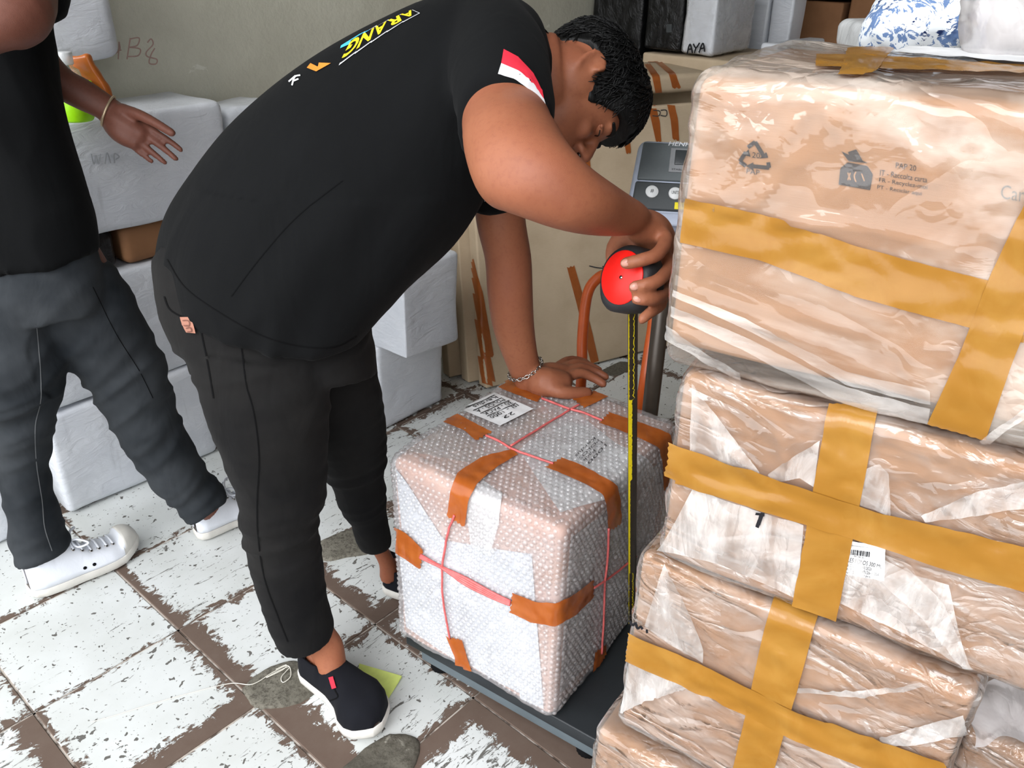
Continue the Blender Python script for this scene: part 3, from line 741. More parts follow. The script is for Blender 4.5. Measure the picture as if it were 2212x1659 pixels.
# printed jar label, then tape over it
lab = [(1838, 1164), (1914, 1180), (1911, 1252), (1824, 1236)]
L = mk('barcode_label', *strip(T2, [lab[0], lab[3]], [lab[1], lab[2]], 8, 8, 0.0034), 'paper', f2)
g = G(); rr = random.Random(4)
x = 1838.0
while x < 1880:
    w = rr.choice((1.2, 2.0, 2.8)); k = (x - 1838) * .12
    g.add(strip(T2, [(x, 1181 + k), (x - 1.5, 1193 + k)], [(x + w, 1181.3 + k), (x + w - 1.5, 1193.3 + k)], 1, 1, 0.0040)); x += w + rr.choice((1.2, 2.0))
for s, q in (('www.toplespolos.com', [(1840, 1172), (1878, 1176), (1878, 1179), (1840, 1175)]), ('899 2740 1463 7', [(1846, 1195), (1872, 1199), (1872, 1202), (1846, 1198)]), ('TOPLES POLOS 300 ML', [(1816, 1196), (1907, 1215), (1905, 1224), (1814, 1205)]), ('No. Dok   : 54/I/2026', [(1826, 1210), (1886, 1222), (1885, 1229), (1825, 1217)]), ('No. Batch : 140126-3-054', [(1826, 1219), (1900, 1234), (1899, 1241), (1825, 1226)]), ('Jumlah    :  50 pcs', [(1828, 1228), (1882, 1239), (1881, 1246), (1827, 1235)])):
    g.add(text_on(T2, s, q, 0.0040))
mk('label_print', *g.vf(), 'ink', f2, False)
mk('marker_stroke', *stroke_on(T2, [[(1634, 1104), (1654, 1106)], [(1648, 1102), (1644, 1118), (1638, 1134)], [(1650, 1102), (1641, 1130)]], 8, 0.005), 'ink', f2, False)
tapes(f2, T2, [([(1790, 880), (1770, 990), (1740, 1160), (1712, 1310)], [(1896, 880), (1876, 1000), (1840, 1180), (1806, 1345)]),
               ([(1456, 956), (1640, 1016), (1900, 1100), (2240, 1180)], [(1446, 1032), (1640, 1094), (1900, 1178), (2240, 1280)])], off=0.0042)
folds(f3, T3, [([(1436, 1218), (1480, 1300), (1522, 1400)], [(1394, 1350), (1440, 1384), (1520, 1430)]),
               ([(1362, 1424), (1420, 1450), (1488, 1484)], [(1344, 1540), (1400, 1510), (1470, 1488)]),
               ([(1900, 1590), (2000, 1560), (2080, 1540)], [(1905, 1610), (2010, 1600), (2085, 1580)]),
               ([(1720, 1480), (1860, 1490), (1990, 1470)], [(1720, 1490), (1870, 1502), (2000, 1480)])])
tapes(f3, T3, [([(1672, 1290), (1650, 1370), (1618, 1520), (1580, 1680)], [(1768, 1330), (1748, 1400), (1706, 1550), (1664, 1690)]),
               ([(1366, 1366), (1520, 1430), (1720, 1530), (2040, 1640)], [(1358, 1424), (1520, 1496), (1720, 1594), (2040, 1720)])], off=0.0042)
mk('marker_scribble', *stroke_on(T3, [[(1368, 1338), (1372, 1346), (1378, 1340)], [(1378, 1340), (1382, 1352), (1388, 1348), (1392, 1354)], [(1401, 1354), (1402, 1362)]], 5, 0.005), 'ink', f3, False)
# parcels beside and behind the stack, at the right edge
q5 = onz(2088, 1578, 0.40)
R5, b5, f5, t5, T5, fr5 = box_parcel(V((q5.x, q5.y, 0.003)), A3, (0.26, 0.22, 0.40), 'wrapped_carton', 'low brown carton at the right edge under a torn sheet of cloudy plastic', bmat='cardboard', fmat='film_tight', seed=12)
def sheet(name, fn, nu, nv, mat, root=None, kind=None):
    vs = [fn(i / nu, j / nv) for i in range(nu + 1) for j in range(nv + 1)]
    fs = [[i * (nv + 1) + j, (i + 1) * (nv + 1) + j, (i + 1) * (nv + 1) + j + 1, i * (nv + 1) + j + 1] for i in range(nu) for j in range(nv)]
    return mk(name, vs, fs, mat, root)
def crumple(s, t):
    x, y = 2090 + 150 * s, 1478 + 130 * t - 18 * math.sin(3 * s) + 20 * s * t
    d = 0.955 - 0.05 * t + 0.0 * s
    p = at(x, y, d); return p + V((noise.noise(p * 22), noise.noise(p * 22 + V((9, 0, 0))), noise.noise(p * 22 + V((0, 9, 0))))) * 0.016
tag(sheet('plastic_sheet', crumple, 34, 30, 'film_grey'), 'torn sheet of cloudy grey plastic hanging over the low right carton', 'plastic sheet')
def bunch(cx, cy, d, rx, ry, rz, seed, nn=44):
    c = at(cx, cy, d); vs, fs = ellipsoid(c, RT * rx, FW * rz, UP * ry, nn, 30)
    vs = [p + (p - c).normalized() * min(1, ry / .09) * (0.018 * (1 - 2 * abs(noise.noise(p * 18 + V((seed, 0, 0))))) + 0.008 * noise.noise(p * 50)) for p in vs]; return vs, fs
t = thing('plastic_bundle', at(2370, 1250, 1.0) + V((0, 0, -.1)), 'bunched pinkish grey plastic wrapping beside the second box at the right edge', 'plastic bundle')
mk('contents', *bunch(2395, 1230, 1.06, .070, .15, .05, 4), 'cardboard', t); mk('plastic_wrap', *bunch(2390, 1230, 1.05, .085, .165, .06, 6), 'film_grey', t)
t = thing('plastic_bundle', at(2240, 20, 0.80) + V((0, 0, -.05)), 'bunched grey translucent plastic wrapping standing on top of the near stack', 'plastic bundle')
mk('contents', *bunch(2240, 22, .81, .040, .050, .036, 8), 'plaster', t); mk('plastic_wrap', *bunch(2232, 22, .80, .054, .060, .045, 10), 'film_grey', t)
# flat wrapped parcel behind the top carton, floral bundle lying on it
Rb, bb, fb, tb, Tb, _f = box_parcel(onz(1872, 128, 1.17), math.radians(-6), (0.20, 0.22, 0.045), 'flat_parcel', 'flat silver wrapped parcel behind the topmost jar carton, under the floral bundle', 'parcel', bmat='white_wrap', fmat='film_dense', famp=.006, seed=14)
mk('tape_strip', *strip(Tb, [(2060, 88), (2100, 80)], [(2080, 126), (2108, 122)], 10, 6, .002, .002, 3), 'tape_amber', Rb)
def flor():
    c = at(1996, 40, 1.24); vs, fs = ellipsoid(c, RT * .078, FW * .07, UP * .075, 44, 30)
    out = []
    for p in vs:
        d = p - c; h_ = d.dot(UP) / .075; k = 1.12 - .42 * h_; e = d - UP * d.dot(UP)
        p = c + UP * d.dot(UP) + e * k; out.append(p + d.normalized() * (.008 * noise.noise(p * 22) + .004 * noise.noise(p * 55)))
    return out, fs
# pedestal stack hidden behind the near stack that carries the flat parcel
_tp = onz(1872, 128, 1.17)
box_parcel(V((_tp.x - .01, _tp.y + .01, 0.003)), math.radians(-6), (0.24, 0.26, 1.160), 'tall_carton', 'tall carton hidden behind the near stack, carrying the flat silver parcel', bmat='cardboard_brown', seed=15, cell=.05)
tag(mk('floral_bundle', *flor(), 'floral_cloth'), 'rounded white cloth bundle with a blue floral print on the flat parcel', 'bundle')

# ------------------------------------------------------------------ platform scale
E2 = (UA * 0.120 + VA * 0.993).normalized()      # front edge, left to right
E1 = V((-E2.y, E2.x, 0))                          # away from the camera
sA = onz(876, 1370, 0.095)
S = thing('platform_scale', V((sA.x, sA.y, 0)) + E2 * .22 + E1 * .27, 'dark grey platform scale with a column display, under the bubble wrapped box', 'scale')
PL, PD = 0.46, 0.555
fs_ = frame(V((sA.x, sA.y, 0)), E2, E1)
mk('platform', *rbox(PL, PD, 0.028, 0.003, 0.2, frame(fs_((0, 0, 0.069)), E2, E1)), 'scale_black', S)
mk('base_frame', *rbox(PL - .05, PD - .04, 0.030, 0.002, 0.2, frame(fs_((0.03, 0.012, 0.034)), E2, E1)), 'scale_grey', S)
for (x, y) in ((.055, .045), (PL - .055, .045), (.055, PD - .05), (PL - .055, PD - .05)):
    vs, fs = cyl(fs_((x, y, 0.0)), (0, 0, 1), .021, .034, 36, None, .003)
    c = fs_((x, y, 0)); vs = [p + (p - V((c.x, c.y, p.z))) * (.06 if k % 2 else 0) for k, p in enumerate(vs)]
    mk('levelling_foot', vs, fs, 'lining_black', S)
cb = fs_((PL / 2 + .010, PD - .008, 0.06))
mk('column', *cyl(cb, (0, 0, 1), .0175, .84, 28), 'column_dark', S)
mk('column_base', *rbox(.11, .05, .03, .004, .1, frame(fs_((PL / 2 - .06, PD - .03, 0.098)), E2, E1)), 'scale_grey', S)
# indicator head, tilted back towards the operator
hc = cb + V((0, 0, .84))
ea = V((.985, -.12, 0)).normalized(); tl = math.radians(52)
eb = (V((-ea.y, ea.x, 0)) * math.cos(tl) + V((0, 0, 1)) * math.sin(tl)).normalized(); ec = ea.cross(eb)
HW, HH, HD = 0.215, 0.168, 0.046
def head_o(x, y, z): return at(1344, 506, 1.52) + ea * x + eb * y + ec * z
hv, hf = rbox(HW, HH, HD, .018, .02, None)
def taper(p): 
    k = 1 - .16 * (p.y / HH); return V(((p.x - HW / 2) * k + HW / 2, p.y, p.z))
mk('indicator_case', [head_o(*taper(p)) for p in hv], hf, 'shell_grey', S)
def face_plate(name, x0, x1, y0, y1, z, h, mat, parent=S, r=.006, lab=None):
    v_, f_ = rbox(x1 - x0, y1 - y0, h, min(r, h * .45), .02, None)
    return mk(name, [head_o(*(lambda t: (t.x, t.y, t.z))(taper(V((p.x + x0, p.y + y0, 0))) + V((0, 0, p.z + z)))) for p in v_], f_, mat, parent, label=lab)
face_plate('display_panel', .010, HW - .010, .086, HH - .010, HD - .004, .008, 'panel_grey')
kp = face_plate('keypad', .008, HW - .008, .030, .083, HD - .004, .009, 'panel_dark')
face_plate('lower_lip', .012, HW - .012, .002, .026, HD - .004, .010, 'shell_grey')
dp = face_plate('display_bezel', .068, HW - .03, .102, .148, HD + .003, .003, 'panel_mid')
face_plate('screen', .078, HW - .04, .116, .144, HD + .005, .003, 'screen_dark')
hs = S
for k, xx in enumerate((.042, .085, .128, .171)):
    c = head_o(*(taper(V((xx, .063 - .001 * k, 0))) + V((0, 0, HD + .004))))
    mk('button', *cyl(c, ec, .0115, .0035, 28, None, .001), 'button_white', kp)
def head_text(s, x0, x1, y0, y1, z, mat, name, parent, shear=0, bold=0):
    tv, tf = text_mesh(s, shear, bold)
    mk(name, [head_o(*(taper(V((x0 + (x1 - x0) * a, y1 - (y1 - y0) * b, 0))) + V((0, 0, z)))) for a, b in tv], tf, mat, parent, False)
head_text('HENHERR', .062, .138, .1525, .1605, HD + .0046, 'print_white', 'lettering', S, .2, .01)
head_text('UNITS', .0785, .0915, .060, .066, HD + .0080, 'ink', 'lettering', S); head_text('#', .039, .045, .060, .067, HD + .0080, 'ink', 'lettering', S); head_text('*', .125, .131, .059, .066, HD + .0080, 'ink', 'lettering', S)
face_plate('capacity_label', .086, HW - .02, .033, .046, HD + .0035, .0024, 'yellow_label', S, .001)
head_text('300 kg x 0.1 kg', .092, .185, .0355, .0435, HD + .0064, 'ink_grey', 'lettering', S)
head_text('STABLE   NET   ZERO', .074, .145, .1055, .1085, HD + .0066, 'ink_grey', 'lettering', S)
g = G()
def seg7(x, y, segs, w=.009, h=.0085):
    P = {'a': ((0, 2 * h), (w, 2 * h)), 'b': ((w, 2 * h), (w, h)), 'c': ((w, h), (w, 0)), 'd': ((0, 0), (w, 0)), 'e': ((0, h), (0, 0)), 'f': ((0, 2 * h), (0, h)), 'g': ((0, h), (w, h))}
    for s_ in segs:
        a, b_ = P[s_]; sl = .16
        pa = head_o(*(taper(V((x + a[0] + a[1] * sl, y + a[1], 0))) + V((0, 0, HD + .0092)))); pb = head_o(*(taper(V((x + b_[0] + b_[1] * sl, y + b_[1], 0))) + V((0, 0, HD + .0092))))
        g.add(tube([pa, pb], .0011, 6))
for k, sg in enumerate(('bgcd', 'abged', 'abcdef')): seg7(.124 + .016 * k, .1205, sg)
mk('digits', *g.vf(), 'led_red', S, label='glowing red digits')
mk('neck_bracket', *rtube([hc + V((0, 0, -.03)), head_o(HW / 2, .045, -.004)], .022, 16), 'scale_black', S)

# ------------------------------------------------------------------ bubble wrapped box on the scale
bA = onz(868, 1372, 0.098) ; bF = onz(1190, 1556, 0.098)
BW = (bF - bA).length + .014; BE = (bF - bA).normalized(); BN = V((-BE.y, BE.x, 0)); BD, BH = 0.430, 0.430
bA = bA - BE * .008 - BN * .004
def bb_disp(p, n):
    w = 0.006 * noise.noise(p * 7) + 0.0022 * (1 - 2 * abs(noise.noise(V((p.x * 40, p.y * 40, p.z * 18)))))
    return n * w
fb_ = frame(bA, BE, BN)
BX = thing('bubble_wrapped_box', fb_((BW / 2, BD / 2, 0)), 'large box in bubble wrap with orange tape and pink string, standing on the scale', 'box')
cv = rbox(BW - .012, BD - .012, BH - .010, .014, .02, frame(fb_((.006, .006, .003)), BE, BN), lambda p, n: n * 0.006 * noise.noise(p * 7))
mk('carton', *cv, 'cardboard_pink', BX); TC = bvh(cv)
fv = rbox(BW, BD, BH, .020, .008, fb_, bb_disp); FB = mk('bubble_film', *fv, 'film_bubble', BX); TB = bvh(fv)
# whole sheets of pale wrapping seen under the film
g_ = [([(838, 985), (880, 1040), (960, 1165), (1080, 1185), (1150, 1195)], [(868, 1345), (940, 1395), (1010, 1440), (1090, 1490), (1176, 1530)]),
      ([(1030, 1020), (1120, 1080), (1210, 1165)], [(1060, 1195), (1130, 1200), (1200, 1260)]),
      ]
for k, (a, b) in enumerate(g_[:1]): mk('pale_sheet', *strip(TC, a, b, 26, 26, 0.0025, .001, k), 'white_wrap', BX)
mk('pale_sheet', *strip(TC, [(1120, 975), (1230, 880), (1330, 960), (1395, 990)], [(1210, 1110), (1300, 1080), (1390, 1040), (1420, 1020)], 24, 16, 0.0025, .001, 5), 'film_dense', BX)
mk('pale_sheet', *strip(TC, [(1230, 1160), (1300, 1110), (1440, 980)], [(1205, 1500), (1280, 1420), (1380, 1310)], 24, 16, 0.0025, .001, 6), 'film_grey', BX)
mk('pale_sheet', *strip(TC, [(870, 975), (1010, 880), (1110, 830)], [(1060, 1010), (1180, 910), (1270, 850)], 24, 16, 0.0022, .001, 7), 'film_loose', BX)
mk('pale_sheet', *strip(TC, [(1000, 1010), (1010, 1100), (1020, 1180)], [(1085, 1070), (1080, 1130), (1060, 1200)], 14, 12, 0.0035, .001, 8), 'film_dense', BX)
# the film's air bubbles
g = G(); pitch = .0120; br = .0053
def dome(c, n, a, b, r, hgt):
    k = len(g.v)
    for (rr_, hh) in ((1, -.0002), (.8, .62), (.4, .96)):
        for q in range(8):
            w = q * math.pi / 4; g.v.append(c + (a * math.cos(w) + b * math.sin(w)) * r * rr_ + n * hgt * hh)
    g.v.append(c + n * hgt)
    for i in range(2):
        for q in range(8): g.f.append([k + i * 8 + q, k + i * 8 + (q + 1) % 8, k + (i + 1) * 8 + (q + 1) % 8, k + (i + 1) * 8 + q])
    for q in range(8): g.f.append([k + 16 + q, k + 16 + (q + 1) % 8, k + 24])
br_ = random.Random(3)
for (o0, ax, ay, nn, La, Lb) in ((fb_((0, 0, BH)), BE, BN, ZA, BW, BD), (fb_((0, 0, 0)), BE, ZA, -BN, BW, BH), (fb_((BW, 0, 0)), BN, ZA, BE, BD, BH)):
    row = 0; y = .024
    while y < Lb - .022:
        x = .024 + (pitch / 2 if row % 2 else 0)
        while x < La - .022:
            p = o0 + ax * x + ay * y + nn * .04
            loc, nr, _i, _d = TB.ray_cast(p, -nn)
            if loc is not None and br_.random() < .93:
                if nr.dot(nn) < 0: nr = -nr
                a = nr.orthogonal().normalized(); dome(loc, nr, a, nr.cross(a), br * br_.uniform(.75, 1.05), .0030 * br_.uniform(.6, 1.2))
            x += pitch
        y += pitch * .866; row += 1
edges_ = ((fb_((0, 0, BH)), BE, BW, (ZA - BN).normalized()), (fb_((BW, 0, BH)), BN, BD, (ZA + BE).normalized()), (fb_((BW, 0, 0)), ZA, BH, (BE - BN).normalized()), (fb_((0, 0, 0)), ZA, BH, (-BE - BN).normalized()), (fb_((0, 0, BH)), BN, BD, (ZA - BE).normalized()))
for (o0, ax, La, nn) in edges_:
    sd = ax.cross(nn).normalized()
    for row in (-1.5, -.5, .5, 1.5):
        x = .016 + (pitch / 2 if row in (-.5, 1.5) else 0)
        while x < La - .012:
            loc, nr, _i, _d = TB.ray_cast(o0 + ax * x + sd * row * pitch * .86 + nn * .06, -nn)
            if loc is not None and br_.random() < .93:
                if nr.dot(nn) < 0: nr = -nr
                a = nr.orthogonal().normalized(); dome(loc, nr, a, nr.cross(a), br * br_.uniform(.75, 1.0), .0030 * br_.uniform(.6, 1.2))
            x += pitch
mk('air_bubbles', *g.vf(), 'bubble', BX, kind='stuff')
otapes = [([(944, 900), (990, 888), (1062, 936)], [(938, 912), (985, 932), (1045, 955)]),
          ]
def ot(a, b, nl=26, nw=8): mk('tape_strip', *strip(TB, a, b, nl, nw, .0034, .0022, random.random() * 9, 2), 'tape_orange', BX)
ot([(936, 905), (1004, 934), (1028, 955)], [(972, 888), (1040, 925), (1064, 936)])
ot([(1052, 828), (1100, 850), (1160, 872)], [(1086, 812), (1140, 845), (1172, 856)])
ot([(1232, 862), (1300, 838)], [(1262, 884), (1340, 848)], 18)
ot([(1106, 974), (1040, 990), (988, 1024), (976, 1060), (968, 1112)], [(1118, 984), (1060, 1022), (1030, 1050), (1014, 1080), (1006, 1136)], 40)
ot([(1214, 992), (1260, 1010), (1330, 1050), (1337, 1080), (1338, 1130)], [(1178, 1012), (1250, 1042), (1300, 1070), (1306, 1090), (1310, 1146)], 40)
ot([(1316, 894), (1380, 915), (1444, 938), (1456, 980), (1452, 1030)], [(1294, 916), (1370, 945), (1420, 968), (1428, 1000), (1430, 1060)], 40)
ot([(838, 1128), (880, 1150), (917, 1186)], [(840, 1180), (876, 1205), (910, 1228)], 20)
ot([(1110, 1278), (1160, 1298), (1200, 1300), (1240, 1280), (1278, 1250)], [(1104, 1320), (1150, 1342), (1200, 1350), (1240, 1326), (1278, 1290)], 40)
ot([(966, 1372), (984, 1414), (986, 1440)], [(1000, 1380), (1012, 1420), (1022, 1452)], 20)
ot([(1282, 1408), (1278, 1440), (1276, 1464)], [(1306, 1390), (1306, 1420), (1304, 1440)], 20)
# pink raffia string
def stringline(px, w=5.5, off=.0045, name='string'):
    c = curve_pts([V((x, y, 0)) for x, y in px], 8); P = []
    for q in c:
        loc, nr = hit(TB, q.x, q.y)
        if loc is not None: P.append(loc + nr * off)
    if len(P) > 2:
        d = (P[0] - CAM).dot(FW); mk(name, *tube(P, w * d / F / 2, 6), 'string_pink', BX)
for px in ([(1050, 945), (1080, 958), (1103, 973)], [(1103, 973), (1150, 990), (1195, 1006)], [(1103, 968), (1170, 926), (1232, 888)], [(1170, 864), (1205, 878), (1232, 888)], [(1232, 888), (1262, 896), (1300, 912)], [(1232, 888), (1250, 878)],
           [(984, 1110), (968, 1160), (958, 1226), (960, 1290), (966, 1330), (974, 1376)], [(1310, 1140), (1308, 1200), (1302, 1260), (1300, 1330), (1296, 1410)], [(1278, 1268), (1320, 1240), (1370, 1200)]):
    stringline(px)
for k in range(4): stringline([(912, 1196 + k * 1.5), (958, 1222), (1010, 1252 + (k - 1.5) * 4), (1060, 1278 + (k - 1.5) * 3), (1106, 1296 + k * 2)], 6, .0045 + k * .0008)
LB = mk('address_label', *strip(TB, [(994, 888), (1080, 924)], [(1068, 852), (1153, 887)], 12, 12, .0046, .001, 2), 'paper', BX)
tq = [(1146, 886), (1080, 918), (1002, 886), (1068, 857)]
g = G()
for k, s in enumerate(('22', 'ISI - 1000', '30 - PACK', 'POLOS - A', 'Kerdus')):
    a = (k + .2) / 5.2; b_ = (k + .85) / 5.2; b_ = a + .115; wd = (.35, .95, .9, .9, .75)[k]; s0 = .42 if k == 0 else .06
    Q = [quad_map(tq, s0, a), quad_map(tq, min(.98, s0 + wd), a), quad_map(tq, min(.98, s0 + wd), b_), quad_map(tq, s0, b_)]
    g.add(text_on(TB, s, [(p.x, p.y) for p in Q], .0066, .15, .0))
    if k: 
        Q = [quad_map(tq, .04, b_ + .03), quad_map(tq, .98, b_ + .03)]; g.add(stroke_on(TB, [[(p.x, p.y) for p in Q]], 1.4, .0066))
mk('handwriting', *g.vf(), 'ink', LB, False)
tq = [(1316, 962), (1270, 1012), (1232, 990), (1282, 942)]; g = G()
for k, s in enumerate(('1000', '1 - Pack', 'POLOS', 'Kerdus')):
    a = (k + .2) / 4.2; b_ = (k + .8) / 4.2; Q = [quad_map(tq, .05, a), quad_map(tq, .9, a), quad_map(tq, .9, b_), quad_map(tq, .05, b_)]
    g.add(text_on(TB, s, [(p.x, p.y) for p in Q], .0030, .1))
mk('faint_handwriting', *g.vf(), 'ink_grey', BX, False)

# ------------------------------------------------------------------ cartons and parcels along the left wall
def lean_carton(base, L, hgt, th, deg, label, group=None, mat='cardboard_beige', seed=1):
    a = math.radians(deg); ex = (UA * .94 + VA * .342).normalized(); bk = ex.cross(ZA) * -1
    ez = ZA * math.cos(a) + bk * math.sin(a); ey = bk * math.cos(a) - ZA * math.sin(a)
    fr = frame(V((base.x, base.y, .002 + th * math.sin(a))), ex, ey, ez)
    root = thing('flat_carton', fr((L / 2, 0, 0)), label, 'carton', group)
    vf = rbox(L, th, hgt, .006, .04, fr, soft(seed, .003)); b = mk('board', *vf, mat, root)
    return root, b, bvh(vf)
LC = 'flat cartons leaning along the wall'
cex = (UA * .94 + VA * .342).normalized(); cbk = cex.cross(ZA) * -1
cb0 = onz(1050, 846)
C1, c1b, TC1 = lean_carton(cb0, 0.92, .86, .055, 8.5, 'large beige carton leaning nearest the scale, with long rust tape strips', LC, seed=2)
C2, c2b, TC2 = lean_carton(cb0 + cbk * .064 - cex * .035, 0.85, .84, .055, 8.5, 'middle flat carton seen edge on, behind the large taped one', LC, seed=3)
C3, c3b, TC3 = lean_carton(cb0 + cbk * .128 - cex * .075, 0.85, .83, .055, 8.5, 'rearmost flat carton seen edge on, nearest the white wrapped pair', LC, seed=4)
def rt(root, tree, a, b, nl=30, nw=4): mk('tape_strip', *strip(tree, a, b, nl, nw, .002, .0015, random.random() * 9, 1.5), 'tape_rust', root)
rt(C1, TC1, [(986, 500), (1006, 600), (1046, 850)], [(1004, 510), (1034, 640), (1076, 860)])
rt(C1, TC1, [(1010, 556), (1030, 640), (1052, 776)], [(1024, 560), (1044, 640), (1066, 768)])
rt(C1, TC1, [(1224, 578), (1246, 660), (1262, 730), (1280, 800)], [(1240, 574), (1262, 650), (1278, 716), (1296, 794)])
rt(C1, TC1, [(1342, 262), (1346, 300), (1352, 332)], [(1358, 262), (1360, 300), (1362, 330)], 12)
rt(C1, TC1, [(1260, 330), (1262, 350), (1270, 372)], [(1272, 326), (1274, 350), (1276, 372)], 8)
g = stroke_on(TC1, [[(1272, 574), (1290, 578), (1314, 580)], [(1300, 576), (1318, 574)]], 2.2, .0025); mk('pen_mark', *g, 'ink_grey', C1, False)
rt(C1, TC1, [(1394, 214), (1406, 260), (1416, 306)], [(1412, 216), (1424, 260), (1428, 306)], 14)
rt(C1, TC1, [(1436, 208), (1448, 260), (1452, 300)], [(1452, 208), (1464, 260), (1466, 304)], 14)
mk('marker_letters', *stroke_on(TC1, [[(1410, 222), (1408, 250)], [(1410, 238), (1424, 240), (1422, 250), (1408, 250)], [(1424, 226), (1412, 246)], [(1426, 226), (1426, 250)], [(1426, 238), (1438, 238), (1438, 250), (1426, 249)]], 2.0, .003), 'ink_grey', C1, False)
Cu, cub, _o, TCu, _2, _fr = box_parcel(onz(1386, 206, .866) - cex * .62, 0, (0.95, .34, .062), 'long_parcel', 'long beige parcel with rust tape lying on top of the leaning cartons', 'parcel', bmat='cardboard_beige', r=.018, bulge=.006, seed=6, ex=cex, cell=.02)
for a, b in (([(1392, 140), (1408, 166), (1416, 204)], [(1404, 138), (1424, 164), (1430, 204)]), ([(1414, 134), (1444, 160), (1452, 190)], [(1426, 132), (1458, 158), (1470, 190)]), ([(1394, 129), (1484, 126)], [(1394, 136), (1484, 133)]), ([(1448, 132), (1484, 146)], [(1456, 130), (1484, 138)])):
    rt(Cu, TCu, a, b, 16)
WS = 'white wrapped boxes along the wall'
def wbox(u0, u1, v0, v1, z0, z1, label, seed, name='wrapped_box', group=WS, mat='white_wrap', r=.016, cell=.022, amp=.005):
    fr = frame(uv(u0, v1, z0), UA, -VA); root = thing(name, fr(((u1 - u0) / 2, (v1 - v0) / 2, 0)), label, 'box', group)
    s1, s2 = soft(seed, amp * 1.6), wrink(seed, amp * .35, (7, 7, 22))
    vf = rbox(u1 - u0, v1 - v0, z1 - z0, r, cell, fr, lambda p, n: s1(p, n) + s2(p, n)); b = mk('wrapping', *vf, mat, root)
    return root, b, bvh(vf)
wbox(.575, 1.00, -2.22, -1.99, .003, .292, 'lowest white wrapped box by the wall, on the floor behind the walking person', 21)
wbox(.24, .452, -2.22, -2.0, .003, .13, 'low pale box on the floor at the left edge behind the white sneaker', 29)
wbox(.58, .985, -2.22, -1.995, .297, .600, 'middle white wrapped box in the stack behind the walking person', 22)
Wt, wtb, TWt = wbox(.60, 1.165, -2.235, -1.99, .700, .966, 'topmost white wrapped box in the wall stack, a green cup on it', 23)
mk('smudged_letters', *stroke_on(TWt, [[(196, 332), (202, 354), (206, 336), (212, 354), (216, 332)], [(226, 354), (230, 330), (238, 352)], [(246, 352), (246, 332), (256, 338), (248, 344)]], 3, .003), 'ink_faint', Wt, False)
wbox(1.20, 1.375, -2.235, -2.03, .003, .93, 'white plastic covered parcel right of the wall stack, behind the bending person', 24, 'wrapped_parcel', None, amp=.012)
box_parcel(uv(.86, -2.01, .604), 0, (0.26, .19, .090), 'brown_parcel', 'small glossy brown parcel wedged between the middle and top white boxes', 'parcel', bmat='cardboard_brown', r=.02, bulge=.01, seed=30, ex=UA)
wbox(.60, .84, -2.215, -2.02, .606, .694, 'thin dark wrapped parcel filling the gap under the topmost white box', 31, 'flat_parcel', None, 'black_wrap')
wbox(1.40, 1.665, -2.20, -1.725, .003, .288, 'lower white wrapped box of the pair beside the leaning cartons', 25)
wbox(1.392, 1.595, -2.05, -1.59, .294, .560, 'upper white wrapped box of the pair beside the leaning cartons', 26, r=.008)
# white sack bulging over the wall top left: a wrapped parcel standing on a tall hidden stack
wbox(.50, .985, -2.24, -2.09, 1.075, 1.42, 'white shiny wrapped parcel high on the wall at the top left', 27, 'wrapped_parcel', None, amp=.010, r=.03)
wbox(.42, .76, -2.24, -2.10, .972, 1.072, 'white wrapped box hidden behind the walking person, carrying the high parcel', 28, 'wrapped_box', None)
# green cup, clear bottle and orange pouch on the topmost white box
gc = onz(170, 262, .972); gt = thing('plastic_cup', gc, 'neon green plastic cup on the topmost white box', 'cup')
def lathe(c, prof, n=28):
    vs, fs = [], []
    for r_, z_ in prof:
        for k in range(n): w = 2 * math.pi * k / n; vs.append(V(c) + V((r_ * math.cos(w), r_ * math.sin(w), z_)))
    for i in range(len(prof) - 1):
        for k in range(n): fs.append([i * n + k, i * n + (k + 1) % n, (i + 1) * n + (k + 1) % n, (i + 1) * n + k])
    return vs, fs
mk('cup_body', *lathe(gc, [(.001, .002), (.030, .002), (.033, .006), (.040, .080), (.038, .080), (.031, .008), (.001, .008)]), 'neon_green', gt)
mk('cup_rim', *tube([gc + V((.040 * math.cos(w), .040 * math.sin(w), .080)) for w in [k * math.pi / 16 for k in range(32)]], .002, 8, closed=True), 'neon_green', gt)
bt = thing('clear_bottle', gc + V((0, 0, .010)), 'clear plastic bottle with a white cap standing in the green cup', 'bottle')
mk('bottle_body', *lathe(gc, [(.001, .012), (.024, .012), (.025, .09), (.022, .105), (.012, .112), (.012, .118)]), 'film_white', bt)
mk('bottle_cap', *cyl(gc + V((0, 0, .116)), (0, 0, 1), .015, .026, 24, None, .002), 'film_dense', bt)
pc = gc + V((.055, .035, .002))
vs, fs = rbox(.052, .020, .135, .008, .008, frame(pc - RT * .03, RT + UP * .10, FW - ZA * FW.z, ZA * .93 - RT * .34), lambda p, n: n * .004 * noise.noise(p * 40))
tag(mk('orange_pouch', vs, fs, 'orange_plastic'), 'orange plastic pouch leaning behind the green cup', 'pouch')

